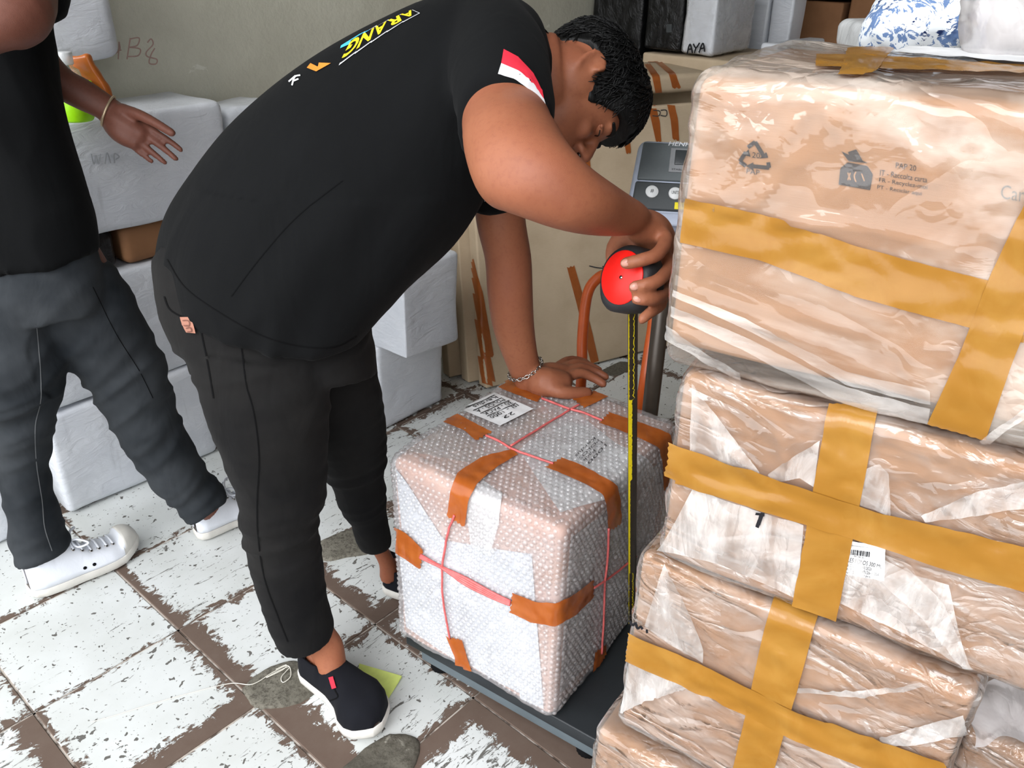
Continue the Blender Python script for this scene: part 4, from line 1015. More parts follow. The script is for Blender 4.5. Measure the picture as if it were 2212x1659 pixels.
# ------------------------------------------------------------------ goods at the back
def bbox_(u0, u1, v0, v1, z0, z1, mat, name, label, seed, group=None, fm=None):
    return box_parcel(uv(u0, v1, z0), 0, (u1 - u0, v1 - v0, z1 - z0), name, label, 'box', group, bmat=mat, fmat=fm, seed=seed, ex=UA, cell=.04, r=.012, bulge=.006)
def vx(x, u, z=1.1):      # across position that lies on a sight line at depth u
    k = (x - W / 2) / F; a = uv(u, 0, z) - CAM
    return (k * a.dot(FW) - a.dot(RT)) / (VA.dot(RT) - k * VA.dot(FW))
def zy(x, y, u):
    r = ray(x, y); t = (u - CAM.dot(UA)) / r.dot(UA); return (CAM + r * t).z
zb = zy(1500, 124, 3.02)
bbox_(3.06, 3.75, -2.24, vx(1388, 3.06), .003, 1.62, 'black_wrap', 'black_parcel', 'tall black film wrapped parcel standing by the wall at the back', 40)
A_, ab, _o, TA, _q, _w = bbox_(3.02, 3.50, vx(1394, 3.02), vx(1640, 3.02), .003, zb, 'cardboard_beige', 'beige_carton', 'beige carton at the back carrying the black and the AYA parcels', 41)
K_, kb, _o, TK, _q, _w = bbox_(3.04, 3.36, vx(1396, 3.04), vx(1474, 3.04), zb + .012, 1.50, 'black_wrap', 'black_parcel', 'smaller black wrapped parcel with a grey square, left of the white parcel', 42)
mk('grey_sticker', *strip(TK, [(1440, 52), (1440, 70)], [(1452, 52), (1452, 70)], 3, 3, .002), 'panel_dark', K_)
W_, wb_, _o, _q, TW, _w = bbox_(3.04, 3.34, vx(1480, 3.04), vx(1546, 3.04), zb + .012, 1.245, 'white_wrap', 'white_parcel', 'white plastic wrapped parcel lettered AYA at the back', 43, fm='film_white')
mk('marker_letters', *stroke_on(TW, [[(1488, 113), (1494, 95), (1499, 112)], [(1490, 106), (1498, 105)], [(1501, 94), (1507, 103), (1515, 92)], [(1507, 103), (1504, 112)], [(1514, 112), (1522, 93), (1526, 111)], [(1517, 105), (1525, 103)]], 3.2, .012), 'ink', W_, False)
v_a, v_b, v_c = vx(1606, 3.5), vx(1650, 3.5), vx(1698, 3.5)
bbox_(3.56, 3.66, v_a, v_b - .01, .003, 1.75, 'white_wrap', 'upright_parcel', 'tall pale wrapped upright parcel at the back, left of two', 44)
bbox_(3.56, 3.68, v_b, v_c, .003, 1.75, 'white_wrap', 'upright_parcel', 'tall pale wrapped upright parcel at the back, right of two', 45)
bbox_(3.0, 3.40, vx(1650, 3.0) + .0, vx(1692, 3.0), .003, zy(1640, 92, 3.0), 'white_wrap', 'pale_parcel', 'low pale parcel in front of the two upright parcels', 46)
v_d, v_e, v_f = vx(1702, 3.9), vx(1826, 3.9), vx(1960, 3.9)
bbox_(3.9, 4.4, v_d, v_e - .012, .003, 1.14, 'cardboard_brown', 'brown_carton', 'dim brown carton on the floor at the back, left of two', 47)
bbox_(3.9, 4.4, v_d, v_e - .012, 1.152, 1.50, 'cardboard_brown', 'brown_carton', 'dim brown carton stacked upon the left one at the back', 48)
bbox_(3.9, 4.4, v_e + .012, v_f, .003, zy(1880, 60, 3.9), 'cardboard_brown', 'brown_carton', 'reddish brown carton on the floor at the back, right of two', 49)
bbox_(3.9, 4.4, v_e + .012, v_f, zy(1880, 60, 3.9) + .012, 1.60, 'cardboard_brown', 'brown_carton', 'reddish brown carton stacked upon the right one at the back', 50)
# ------------------------------------------------------------------ orange hand truck behind the box
hp = [at(1255, 830, 1.98), at(1258, 730, 1.96), at(1268, 640, 1.94), at(1288, 604, 1.93), at(1320, 590, 1.93), at(1370, 596, 1.92), at(1402, 622, 1.91), at(1412, 680, 1.90), at(1400, 770, 1.90), at(1386, 866, 1.92)]
hb0 = V((hp[0].x - .01, hp[0].y, .10)); hb1 = V((hp[-1].x - .01, hp[-1].y, .10))
HT = thing('hand_truck', V(((hb0.x + hb1.x) / 2, (hb0.y + hb1.y) / 2, 0)), 'orange tubular hand truck standing behind the bubble wrapped box', 'hand truck')
mk('handle_frame', *tube(curve_pts([hb0] + hp + [hb1], 6), .0125, 14), 'orange_paint', HT)
mk('cross_bar', *tube([hb0 + V((0, 0, .12)), hb1 + V((0, 0, .12))], .010, 12), 'orange_paint', HT)
mid = (hb0 + hb1) / 2; ax_ = (hb1 - hb0).normalized(); pr = V((ax_.y, -ax_.x, 0))
mk('toe_plate', *rbox(.26, .10, .005, .001, .3, frame(V((mid.x, mid.y, .010)) - ax_ * .13 + pr * .012, ax_, pr)), 'orange_paint', HT)
for s in (-1, 1):
    c = V((mid.x, mid.y, .062)) + ax_ * s * .13 - pr * .03
    mk('wheel', *cyl(c - ax_ * .016, ax_, .06, .032, 28, None, .008), 'lining_black', HT)
mk('axle', *tube([V((mid.x, mid.y, .062)) - ax_ * .13 - pr * .03, V((mid.x, mid.y, .062)) + ax_ * .13 - pr * .03], .008, 10), 'steel', HT)
# paper scrap and thread on the floor
g = [onz(776, 1436), onz(868, 1466), onz(838, 1514), onz(770, 1500)]
tag(mk('paper_scrap', [p + V((0, 0, .0035)) for p in g] + [p + V((0, 0, .0040 + .004 * (k == 1))) for k, p in enumerate(g)], [[3, 2, 1, 0], [4, 5, 6, 7]] + [[k, (k + 1) % 4, 4 + (k + 1) % 4, 4 + k] for k in range(4)], 'green_paper', smooth=False), 'pale green paper scrap under the black slip on shoe', 'paper')
tp = [(196, 1560), (250, 1545), (330, 1520), (430, 1492), (500, 1476), (545, 1478), (590, 1452), (622, 1438), (628, 1460), (612, 1474), (608, 1462), (626, 1440), (600, 1450), (575, 1464), (612, 1446), (618, 1436), (596, 1446)]
tag(mk('loose_thread', *tube([onz(q.x, q.y, .0095 if q.x > 520 else .0016) for q in curve_pts([V((x, y, 0)) for x, y in tp], 6)], .0009, 5), 'thread'), 'loose pale thread trailing over the floor tiles to a tangle', 'thread')
# ------------------------------------------------------------------ people: lofted limbs grown into one surface
def secs(rows):
    """rows: (xL, yL, xR, yR, depth, roundness[, tilt[, depth of second edge]]) -> centres and axes"""
    C_, A_ = [], []
    for r in rows:
        d2 = r[7] if len(r) > 7 else r[4]
        p, q = at(r[0], r[1], r[4]), at(r[2], r[3], d2); C_.append((p + q) / 2); A_.append((q - p) / 2)
    out = []
    for i, r in enumerate(rows):
        t = (C_[min(i + 1, len(C_) - 1)] - C_[max(i - 1, 0)]).normalized()
        a = A_[i]; b = t.cross(a)
        if b.length < 1e-6: b = FW.copy()
        b.normalize()
        if b.dot(FW) > 0: b = -b
        L = a.length * r[5]; tilt = r[6] if len(r) > 6 else 0.0
        k2 = r[8] if len(r) > 8 else 0.0
        out.append((C_[i], a, b * L + t * tilt + a * k2))
    return out
def loft(sec, n=28, p=2.0, sub=3, caps=True):
    """smooth loft through elliptical sections"""
    S_ = []
    m = len(sec)
    for i in range(m - 1):
        for k in range(sub):
            t = k / sub
            def cr(j):
                p0, p1, p2, p3 = (sec[max(i - 1, 0)][j], sec[i][j], sec[i + 1][j], sec[min(i + 2, m - 1)][j])
                return 0.5 * ((2 * p1) + (p2 - p0) * t + (2 * p0 - 5 * p1 + 4 * p2 - p3) * t * t + (3 * p1 - p0 - 3 * p2 + p3) * t ** 3)
            S_.append((cr(0), cr(1), cr(2)))
    S_.append(sec[-1]); vs, fs = [], []
    for (c, a, b) in S_:
        for k in range(n):
            w = 2 * math.pi * k / n; cw, sw = math.cos(w), math.sin(w)
            e = 2 / p; vs.append(c + a * (abs(cw) ** e * (1 if cw >= 0 else -1)) + b * (abs(sw) ** e * (1 if sw >= 0 else -1)))
    for i in range(len(S_) - 1):
        for k in range(n): fs.append([i * n + k, i * n + (k + 1) % n, (i + 1) * n + (k + 1) % n, (i + 1) * n + k])
    if caps:
        fs.append(list(range(n))[::-1]); fs.append([(len(S_) - 1) * n + k for k in range(n)])
    return vs, fs
def fuse(pieces, voxel, smooth=6, factor=0.5):
    """one continuous closed surface from overlapping pieces"""
    g = G()
    for p in pieces: g.add(p)
    me = bpy.data.meshes.new('fuse'); me.from_pydata([tuple(v) for v in g.v], [], g.f)
    bm = bmesh.new(); bm.from_mesh(me); bmesh.ops.recalc_face_normals(bm, faces=bm.faces); bm.to_mesh(me); bm.free()
    ob = bpy.data.objects.new('fuse', me); COL.objects.link(ob)
    r = ob.modifiers.new('r', 'REMESH'); r.mode = 'VOXEL'; r.voxel_size = voxel
    if smooth: s = ob.modifiers.new('s', 'SMOOTH'); s.factor = factor; s.iterations = smooth
    dg = bpy.context.evaluated_depsgraph_get(); m2 = bpy.data.meshes.new_from_object(ob.evaluated_get(dg))
    vs = [v.co.copy() for v in m2.vertices]; fs = [list(p.vertices) for p in m2.polygons]; ns = [v.normal.copy() for v in m2.vertices]
    bpy.data.objects.remove(ob); bpy.data.meshes.remove(me); bpy.data.meshes.remove(m2)
    return vs, fs, ns
def displaced(vfn, fn):
    vs, fs, ns = vfn
    return [v + n * fn(v, n) for v, n in zip(vs, ns)], fs
def folds_fn(axis, seed, amp, freq, around=3.0):
    """cloth folds that run across a limb axis"""
    ax = V(axis).normalized()
    def f(v, n):
        s = v.dot(ax); q = v - ax * s
        x = noise.noise(V((s * freq, 0, 0)) + q * around + V((seed, seed * 2.1, 0)))
        return amp * (1 - 2 * abs(x)) 
    return f
def wpt(c, X, Y, Z): 
    return lambda p: c + X * p[0] + Y * p[1] + Z * p[2]
def head_pieces(c, X, Y, Z, s=1.0, wide=1.0):
    """X right, Y face forward, Z crown; local metres"""
    f = wpt(c, X * s, Y * s, Z * s)
    rings = [(.119, .012, .012, -.025), (.113, .036, .042, -.052), (.100, .056, .066, -.076), (.080, .068, .083, -.092), (.055, .0745, .093, -.099), (.030, .0765, .097, -.100), (.012, .0765, .0965, -.098), (-.004, .0745, .091, -.093), (-.028, .0725, .090, -.082), (-.050, .070, .091, -.066), (-.070, .064, .090, -.048), (-.090, .053, .087, -.02), (-.105, .038, .080, .015), (-.114, .020, .068, .035)]
    sec = [(f((0, (a + b) / 2, z)), X * s * w * wide, Y * s * (a - b) / 2) for z, w, a, b in rings]
    P = [loft(sec, 32, 2.25, 2)]
    nose = [(.018, .088, .006, .008), (.004, .098, .008, .010), (-.012, .108, .011, .012), (-.024, .113, .015, .013), (-.032, .108, .016, .011), (-.036, .098, .012, .008)]
    P.append(loft([(f((0, y, z)), X * s * w, Y * s * d) for z, y, w, d in nose], 16, 2, 2))
    for q in (-1, 1):
        P.append(ellipsoid(f((q * .013, .101, -.031)), X * s * .008, Y * s * .010, Z * s * .0075, 12, 8))
        P.append(ellipsoid(f((q * .030, .086, .020)), X * s * .022, Y * s * .014, Z * s * .009, 14, 8))
        P.append(ellipsoid(f((q * .036, .072, -.028)), X * s * .022, Y * s * .020, Z * s * .018, 14, 8))
    P.append(ellipsoid(f((0, .088, -.056)), X * s * .024, Y * s * .012, Z * s * .008, 14, 8))
    P.append(ellipsoid(f((0, .086, -.066)), X * s * .021, Y * s * .012, Z * s * .007, 14, 8))
    P.append(ellipsoid(f((0, .080, -.098)), X * s * .022, Y * s * .014, Z * s * .014, 14, 8))
    return P, f
def ear_pieces(f, X, Y, Z, side, s=1.0):
    """outer rim, bowl and lobe of an ear"""
    P = []; ox = side * .076
    ol = [(-.030, .000), (-.016, -.012), (.004, -.020), (.022, -.022), (.033, -.012), (.033, .002), (.022, .010), (.010, .008)]
    pts = [f((ox + side * (.014 if -.02 < z < .03 else .008), y - .006, z - .004)) for z, y in ol]
    P.append(rtube(curve_pts(pts, 4), .0046 * s, 8))
    P.append(ellipsoid(f((ox + side * .004, -.010, .006)), X * s * .006, Y * s * .014 + Z * s * -.004, Z * s * .026, 14, 8))
    P.append(ellipsoid(f((ox + side * .006, -.002, -.030)), X * s * .005, Y * s * .008, Z * s * .010, 12, 8))
    P.append(ellipsoid(f((ox + side * .006, .006, -.008)), X * s * .005, Y * s * .004, Z * s * .007, 10, 6))
    P.append(rtube(curve_pts([f((ox + side * .009, y - .006, z)) for z, y in ((-.014, -.003), (.002, -.008), (.014, -.008), (.020, .002))], 4), .0035 * s, 8))
    return P
def hair_mesh(f, wide, line, off, seed, tuft=.006, n=96, m=44):
    """short hair: a shell over the skull cut off at a hair line and roughened into tufts"""
    rings = [(.119, .012, .012, -.025), (.113, .036, .042, -.052), (.100, .056, .066, -.076), (.080, .068, .083, -.092), (.055, .0745, .093, -.099), (.030, .0765, .097, -.100), (.012, .0765, .0965, -.098), (-.004, .0745, .091, -.093), (-.028, .0725, .090, -.082), (-.050, .070, .091, -.066), (-.070, .064, .090, -.048)]
    def prof(z):
        for a, b in zip(rings, rings[1:]):
            if a[0] >= z >= b[0]:
                t = (a[0] - z) / (a[0] - b[0]); return [a[k] + (b[k] - a[k]) * t for k in (1, 2, 3)]
        return rings[0][1:] if z > rings[0][0] else rings[-1][1:]
    vs, fs, ids = [], [], {}
    cen = V((0, 0, .02))
    for k in range(n):
        w = 2 * math.pi * k / n; zl = line(w)
        for i in range(m + 1):
            t = i / m; z = .119 - (.119 - zl) * (1 - math.cos(t * math.pi / 2)) if t < 1 else zl
            a, yf, yb = prof(z); yc = (yf + yb) / 2; hy = (yf - yb) / 2
            cw, sw = math.cos(w), math.sin(w); e = 2 / 2.25
            p = V((a * wide * abs(cw) ** e * (1 if cw >= 0 else -1), yc + hy * abs(sw) ** e * (1 if sw >= 0 else -1), z))
            nn = (p - cen).normalized(); o = off(w, z, t)
            q = V((p.x * 60, p.y * 60, p.z * 60)) + V((seed, 0, 0))
            o += tuft * noise.noise(q * .8) + tuft * .6 * noise.noise(q * 2.1)
            if t >= .999: o = -.004
            ids[(k, i)] = len(vs); vs.append(f(p + nn * max(o, -.004)))
    for k in range(n):
        for i in range(m): fs.append([ids[(k, i)], ids[((k + 1) % n, i)], ids[((k + 1) % n, i + 1)], ids[(k, i + 1)]])
    return vs, fs
def strands(f, wide, line, off, seed, count, length, n=5):
    """single tapering locks lying over the hair shell"""
    g = G(); rnd = random.Random(seed)
    rings = [(.119, .012, .012, -.025), (.113, .036, .042, -.052), (.100, .056, .066, -.076), (.080, .068, .083, -.092), (.055, .0745, .093, -.099), (.030, .0765, .097, -.100), (.012, .0765, .0965, -.098), (-.004, .0745, .091, -.093), (-.07, .064, .09, -.05)]
    def sp(w, z):
        for a, b in zip(rings, rings[1:]):
            if a[0] >= z >= b[0]:
                t = (a[0] - z) / (a[0] - b[0]); r = [a[k] + (b[k] - a[k]) * t for k in (1, 2, 3)]; break
        else: r = rings[0][1:]
        yc = (r[1] + r[2]) / 2; hy = (r[1] - r[2]) / 2
        return V((r[0] * wide * math.cos(w), yc + hy * math.sin(w), z))
    for _ in range(count):
        w = rnd.uniform(0, 2 * math.pi); zl = line(w); z = rnd.uniform(min(max(zl + .034, .02), .11), .117); P = []
        dw = rnd.uniform(-.3, .3)
        for k in range(n):
            zz = max(z - length * k / (n - 1) * rnd.uniform(.8, 1.1), zl - .008); p = sp(w + dw * k / n, zz); nn = (p - V((0, 0, .02))).normalized()
            P.append(f(p + nn * (max(off(w, zz, 0), .002) + .0015 + .006 * (k / (n - 1)) ** 2)))
        g.add(tube(P, [.0016, .0020, .0018, .0012, .0004], 4))
    return g.vf()
def finger(pts, r0, r1):
    m = len(pts); return rtube(curve_pts(pts, 4), [r0 + (r1 - r0) * i / ((m - 1) * 4) for i in range((m - 1) * 4 + 1)], 12)
def nail(tip, back, up, w=.0055):
    """nail plate near a fingertip"""
    d = (tip - back).normalized(); s = d.cross(up).normalized(); u2 = s.cross(d).normalized()
    return ellipsoid(tip + u2 * .0065 - d * .001, s * w, d * .007, u2 * .0022, 12, 6)
def shoe(root, heel, toe, zup, side, mats, slip=True, hgt=.07, L=None, w=.047, name='shoe'):
    """low shoe: welted sole, open-topped upper; returns local frame"""
    heel, toe = V(heel), V(toe); d = toe - heel; L = L or d.length; X = d.normalized(); Z = V(zup).normalized(); Y = Z.cross(X).normalized(); Z = X.cross(Y)
    f = lambda x, y, z: heel + X * x * L + Y * y + Z * z
    # sole outline: half widths and a slight inward bend
    st = [(0.0, .012), (.03, .026), (.10, .034), (.25, .036), (.42, .036), (.58, .042), (.70, w), (.80, w - .001), (.89, w - .010), (.96, .024), (1.0, .010)]
    def half(x):
        for a, b in zip(st, st[1:]):
            if a[0] <= x <= b[0]: t = (x - a[0]) / (b[0] - a[0]); t = t * t * (3 - 2 * t) if False else t; return a[1] + (b[1] - a[1]) * t
        return st[-1][1]
    bend = lambda x: side * (.010 * math.sin(math.pi * min(1, max(0, x))) - .012 * max(0, x - .55) ** 1.2)
    n = 40; xs = [(1 - math.cos(math.pi * i / n)) / 2 for i in range(n + 1)]
    loop = [(x, bend(x) + half(x)) for x in xs] + [(x, bend(x) - half(x)) for x in reversed(xs[1:-1])]
    vs, fs = [], []; m = len(loop)
    prof = [(.94, .000), (1.03, .003), (1.05, .012), (1.04, .021), (1.0, .023), (.94, .018)]
    for k, (sc, z) in enumerate(prof):
        for x, y in loop:
            yc = bend(x); xx = .5 + (x - .5) * (1 + (sc - 1) * .35); spring = .012 * max(0, x - .78) / .22 if True else 0
            vs.append(f(xx, yc + (y - yc) * sc, z + spring * (.5 + .5 * (k > 0))))
    for i in range(len(prof) - 1):
        for k in range(m): fs.append([i * m + k, i * m + (k + 1) % m, (i + 1) * m + (k + 1) % m, (i + 1) * m + k])
    for b_, flip in ((0, True), ((len(prof) - 1) * m, False)):
        for k in range(n):
            q = [b_ + k, b_ + k + 1, b_ + (m - k - 1) % m, b_ + (m - k) % m]
            q = [x for i, x in enumerate(q) if x not in q[:i]]
            fs.append(q[::-1] if flip else q)
    mk('sole', vs, fs, mats['sole'], root)
    return f, half, bend, X, Y, Z, L
def upper(f, half, bend, top, open_to, rim, x0=.004, x1=.992, nx=46, na=26, z0=.020):
    """upper as rings over the sole; behind 'open_to' the ring stops at the rim height"""
    vs, fs, ids = [], [], {}
    for i in range(nx + 1):
        x = x0 + (x1 - x0) * i / nx; h = top(x); hw = half(x) * .985; spring = .012 * max(0, x - .78) / .22
        for j in range(na + 1):
            t = j / na; a = math.pi * t
            cw, sw = math.cos(a), math.sin(a); e = .72
            y = hw * abs(cw) ** e * (1 if cw >= 0 else -1); z = h * abs(sw) ** .75
            if x < open_to:
                # leave the mouth open: side walls only
                k = min(1.0, (open_to - x) / .06); zr = rim(x)
                s = abs(t - .5) * 2
                lim = 1 - .80 * k
                if s < lim * 0 + .0: pass
                y = hw * (1 if cw >= 0 else -1) * (1 - .28 * (1 - s) ** 1.0 * (z / max(h, 1e-4)) if True else 1)
                z = zr * min(1.0, (1 - s) * 2.2)
                if (1 - s) * 2.2 > 1.0 and 0: pass
            ids[(i, j)] = len(vs); vs.append(f(x, bend(x) + y, z0 + spring + z))
    for i in range(nx):
        x = x0 + (x1 - x0) * (i + .5) / nx
        for j in range(na):
            s = abs((j + .5) / na - .5) * 2
            if x < open_to and s < .52: continue
            fs.append([ids[(i, j)], ids[(i, j + 1)], ids[(i + 1, j + 1)], ids[(i + 1, j)]])
    return vs, fs
def solid(o, t, off=-1.0):
    m = o.modifiers.new('thickness', 'SOLIDIFY'); m.thickness = t; m.offset = off; return o
# ================================================================== bending man with the tape measure
PX = onz(600, 1300, 0)
MAN = thing('person', V((-.32, 1.30, 0)), 'person bending over the box, black t-shirt and jeans, holding a tape measure', 'person')
# --- head
phi = math.radians(18); Zc = (RT * .90 + UP * .42).normalized(); Yc = (RT * .42 - UP * .90).normalized()
hz = (Zc * math.cos(phi) + FW * math.sin(phi)).normalized(); hx = Yc.cross(hz).normalized(); hx = hx if hx.dot(FW) < 0 else -hx
yaw_ = math.radians(-4); hy = (Yc * math.cos(yaw_) + hx * math.sin(yaw_)).normalized(); hx = hy.cross(hz).normalized()
HS, HWD = 0.91, 1.08
HCEN = at(1234, 200, 1.345)
HP, hf_ = head_pieces(HCEN, hx, hy, hz, HS, HWD)
ears = ear_pieces(lambda p: hf_((p[0] * 1.06, p[1], p[2])), hx, hy, hz, 1, 1.05) + ear_pieces(lambda p: hf_((p[0] * 1.06, p[1], p[2])), hx, hy, hz, -1, 1.05)
neck = loft([(at(1090, 150, 1.30), UP * .066 + RT * .02, FW * .066), (at(1150, 165, 1.30), UP * .064 + RT * .010, FW * .064), (at(1212, 178, 1.315), UP * .060 - RT * .004, FW * .058), (hf_((0, -.022, -.045)), hy * .062, hx * .060), (hf_((0, -.015, .0)), hy * .05, hx * .05)], 28, 2, 4)
# --- arms and hands
near_arm = loft(secs([(985, 120, 1170, 130, 1.20, .95), (990, 190, 1185, 200, 1.15, .95), (997, 262, 1192, 272, 1.10, .95), (1003, 330, 1216, 308, 1.05, .95), (1030, 408, 1236, 330, 1.015, .95), (1085, 452, 1256, 346, 1.0, .92), (1150, 478, 1284, 368, 1.01, .92), (1215, 496, 1318, 392, 1.03, .88), (1280, 506, 1356, 418, 1.07, .82), (1332, 507, 1392, 442, 1.10, .72), (1352, 505, 1406, 462, 1.12, .72), (1366, 512, 1420, 486, 1.135, .7)]), 30, 2, 4)
far_arm = loft(secs([(1010, 300, 1130, 290, 1.44, .95), (1022, 420, 1132, 400, 1.47, .95), (1030, 490, 1136, 478, 1.50, .95), (1047, 560, 1148, 555, 1.54, .92), (1053, 640, 1151, 630, 1.58, .92), (1066, 715, 1154, 700, 1.63, .88), (1092, 785, 1162, 765, 1.675, .78), (1115, 836, 1172, 792, 1.70, .70), (1136, 852, 1196, 800, 1.708, .60)]), 28, 2, 4)
def P3(*l): return [at(*p) for p in l]
ttip = {}
nh = []
nh.append(rtube(curve_pts(P3((1376, 486, 1.125), (1402, 498, 1.15), (1418, 530, 1.185), (1420, 575, 1.20)), 4), [.022 + .008 * min(1, i / 5) for i in range(13)], 16))
nh.append(rtube(P3((1395, 500, 1.16), (1405, 555, 1.215), (1408, 600, 1.22)), [.022, .024, .022], 14))
FG = {'index': (P3((1412, 496, 1.15), (1438, 516, 1.125), (1420, 549, 1.094), (1384, 562, 1.086), (1352, 569, 1.092)), .0112, .0090),
      'middle': (P3((1420, 530, 1.17), (1445, 570, 1.135), (1428, 601, 1.096), (1398, 614, 1.085), (1370, 620, 1.088)), .0110, .0088),
      'ring': (P3((1418, 565, 1.185), (1440, 618, 1.145), (1418, 642, 1.106), (1396, 647, 1.094), (1376, 646, 1.095)), .0106, .0086),
      'little': (P3((1410, 595, 1.19), (1430, 650, 1.16), (1412, 670, 1.122), (1398, 680, 1.110), (1387, 690, 1.108)), .0096, .0076)}
for k_, (p, a, b) in FG.items(): nh.append(finger(p, a, b))
nh.append(finger(P3((1378, 494, 1.15), (1342, 515, 1.20), (1324, 545, 1.225), (1330, 590, 1.235)), .0150, .0105))
fhd = 1.715
def B3(x, y, h): # a point h above the box top
    p = onz(x, y, .526 + h); return p
fh = [rtube(curve_pts([at(1156, 820, 1.705), B3(1176, 826, .028), B3(1210, 826, .024)], 4), [.030, .031, .031, .032, .032, .032, .030, .028, .026], 16),
      rtube(curve_pts([B3(1166, 812, .030), B3(1194, 808, .026), B3(1226, 806, .020)], 4), [.024, .025, .025, .026, .025, .024, .022, .02, .018], 16)]
FH = {'thumb': ([B3(1178, 836, .026), B3(1210, 846, .021), B3(1240, 849, .016), B3(1268, 848, .012)], .0165, .0118),
      'index': ([B3(1214, 822, .024), B3(1250, 806, .030), B3(1280, 815, .019), B3(1303, 829, .009)], .0125, .0092),
      'middle': ([B3(1214, 812, .024), B3(1252, 794, .028), B3(1284, 802, .016), B3(1308, 814, .009)], .0120, .0090),
      'ring': ([B3(1208, 802, .022), B3(1242, 785, .024), B3(1272, 790, .014), B3(1294, 800, .009)], .0115, .0088),
      'little': ([B3(1200, 794, .020), B3(1226, 778, .020), B3(1250, 778, .012), B3(1268, 784, .008)], .0100, .0080)}
for k_, (p, a, b) in FH.items(): fh.append(finger(p, a, b))
# --- trunk and legs under the clothes, ankles and feet
trunk = loft(secs([(380, 660, 770, 720, 1.42, .8), (450, 480, 830, 590, 1.38, .8), (600, 290, 940, 480, 1.34, .8), (800, 120, 1030, 360, 1.31, .85), (980, 50, 1120, 260, 1.30, .95), (1080, 60, 1160, 230, 1.30, 1.0)]), 28, 2, 3)
legN = loft(secs([(430, 720, 700, 780, 1.35, .8), (470, 880, 690, 900, 1.38, .9), (510, 1000, 690, 1010, 1.44, .95), (545, 1130, 670, 1130, 1.51, 1), (585, 1260, 690, 1260, 1.57, 1), (630, 1370, 716, 1350, 1.615, .9), (670, 1410, 740, 1387, 1.635, .9), (688, 1452, 748, 1430, 1.645, .95)]), 24, 2, 3)
legF = loft(secs([(590, 740, 780, 780, 1.50, .9), (670, 900, 810, 900, 1.60, .95), (720, 1020, 815, 1020, 1.69, 1), (770, 1120, 828, 1118, 1.78, 1), (800, 1180, 836, 1178, 1.84, 1.1), (818, 1215, 852, 1212, 1.87, 1.1), (820, 1246, 862, 1244, 1.90, 1.1)]), 24, 2, 3)
hN, tN = onz(664, 1446, .004), onz(822, 1590, .004)
hF, tF = onz(832, 1262, .004), onz(985, 1290, .004)
def foot_pieces(h, t, s=1.0):
    h, t = V(h), V(t); X = (t - h); L = X.length; X.normalize(); Y = V((0, 0, 1)).cross(X)
    q = [(.10, .024, .030, .045), (.20, .028, .036, .046), (.38, .024, .030, .032), (.55, .030, .026, .028), (.72, .040, .024, .030), (.88, .032, .018, .026), (.95, .02, .012, .022)]
    return loft([(h + X * L * x + V((0, 0, .012 + z * s)), Y * w * s, V((0, 0, hh * s))) for x, w, hh, z in q], 20, 2, 3)
body = fuse(HP + ears + [ellipsoid(at(1222, 182, 1.318), RT * .058, UP * .062, FW * .064, 24, 16)] + [neck, near_arm, far_arm] + nh + fh + [trunk, legN, legF, foot_pieces(hN, tN, .84), foot_pieces(hF, tF, .84)], .0042, 5, .5)
bodyo = mk('body', body[0], body[1], 'skin', MAN); BT = bvh(body)
for dct, mm in ((FG, 'index middle ring'), (FH, 'thumb')):
    for k_ in mm.split():
        p = dct[k_][0]; n_ = -FW if dct is FG else (ZA * .9 - FW * .5).normalized()
        mk('fingernail', *nail(p[-1], p[-2], n_, .0055 if k_ != 'thumb' else .0068), 'nail', MAN)
# --- face details
for q in (-1, 1):
    mk('eyelid', *ellipsoid(hf_((q * .031 * 1.05, .0815, .0020)), hx * .0135, hy * .0112, hz * .0066, 18, 10), 'skin', MAN)
    lidp = [hf_((q * (.031 * 1.05 + a), .0895 - abs(a) * .45, .0035 - abs(a) * .10)) for a in (-.015, -.008, 0, .008, .015)]
    mk('eyelid', *rtube(curve_pts(lidp, 3), .0032, 8), 'skin', MAN)
    mk('eyelash', *rtube(curve_pts([hf_((q * (.031 * 1.05 + a), .0935 - abs(a) * .45, -.0025 - abs(a) * .02)) for a in (-.012, 0, .012)], 4), .0011, 6), 'eye_dark', MAN)
    bp = [hf_((q * (.031 * 1.05 + a), .1015 - abs(a + .004) * .55, .0215 + .004 * (1 - (a / .022) ** 2))) for a in (-.020, -.010, 0, .010, .022)]
    mk('eyebrow', *rtube(curve_pts(bp, 4), [.0024 + .0014 * math.sin(math.pi * k / 16) for k in range(17)], 8), 'hair', MAN)
mk('lips', *rtube(curve_pts([hf_((a, .1005 - abs(a) * .5, -.061)) for a in (-.022, -.011, 0, .011, .022)], 3), [.0022, .003, .0038, .0042, .0045, .0045, .0045, .0045, .0045, .0042, .0038, .003, .0022], 8), 'lip', MAN)
for q in (-1, 1): mk('nostril', *ellipsoid(hf_((q * .0085, .109, -.0395)), hx * .0045, hy * .0055, hz * .0018, 10, 6), 'eye_dark', MAN)
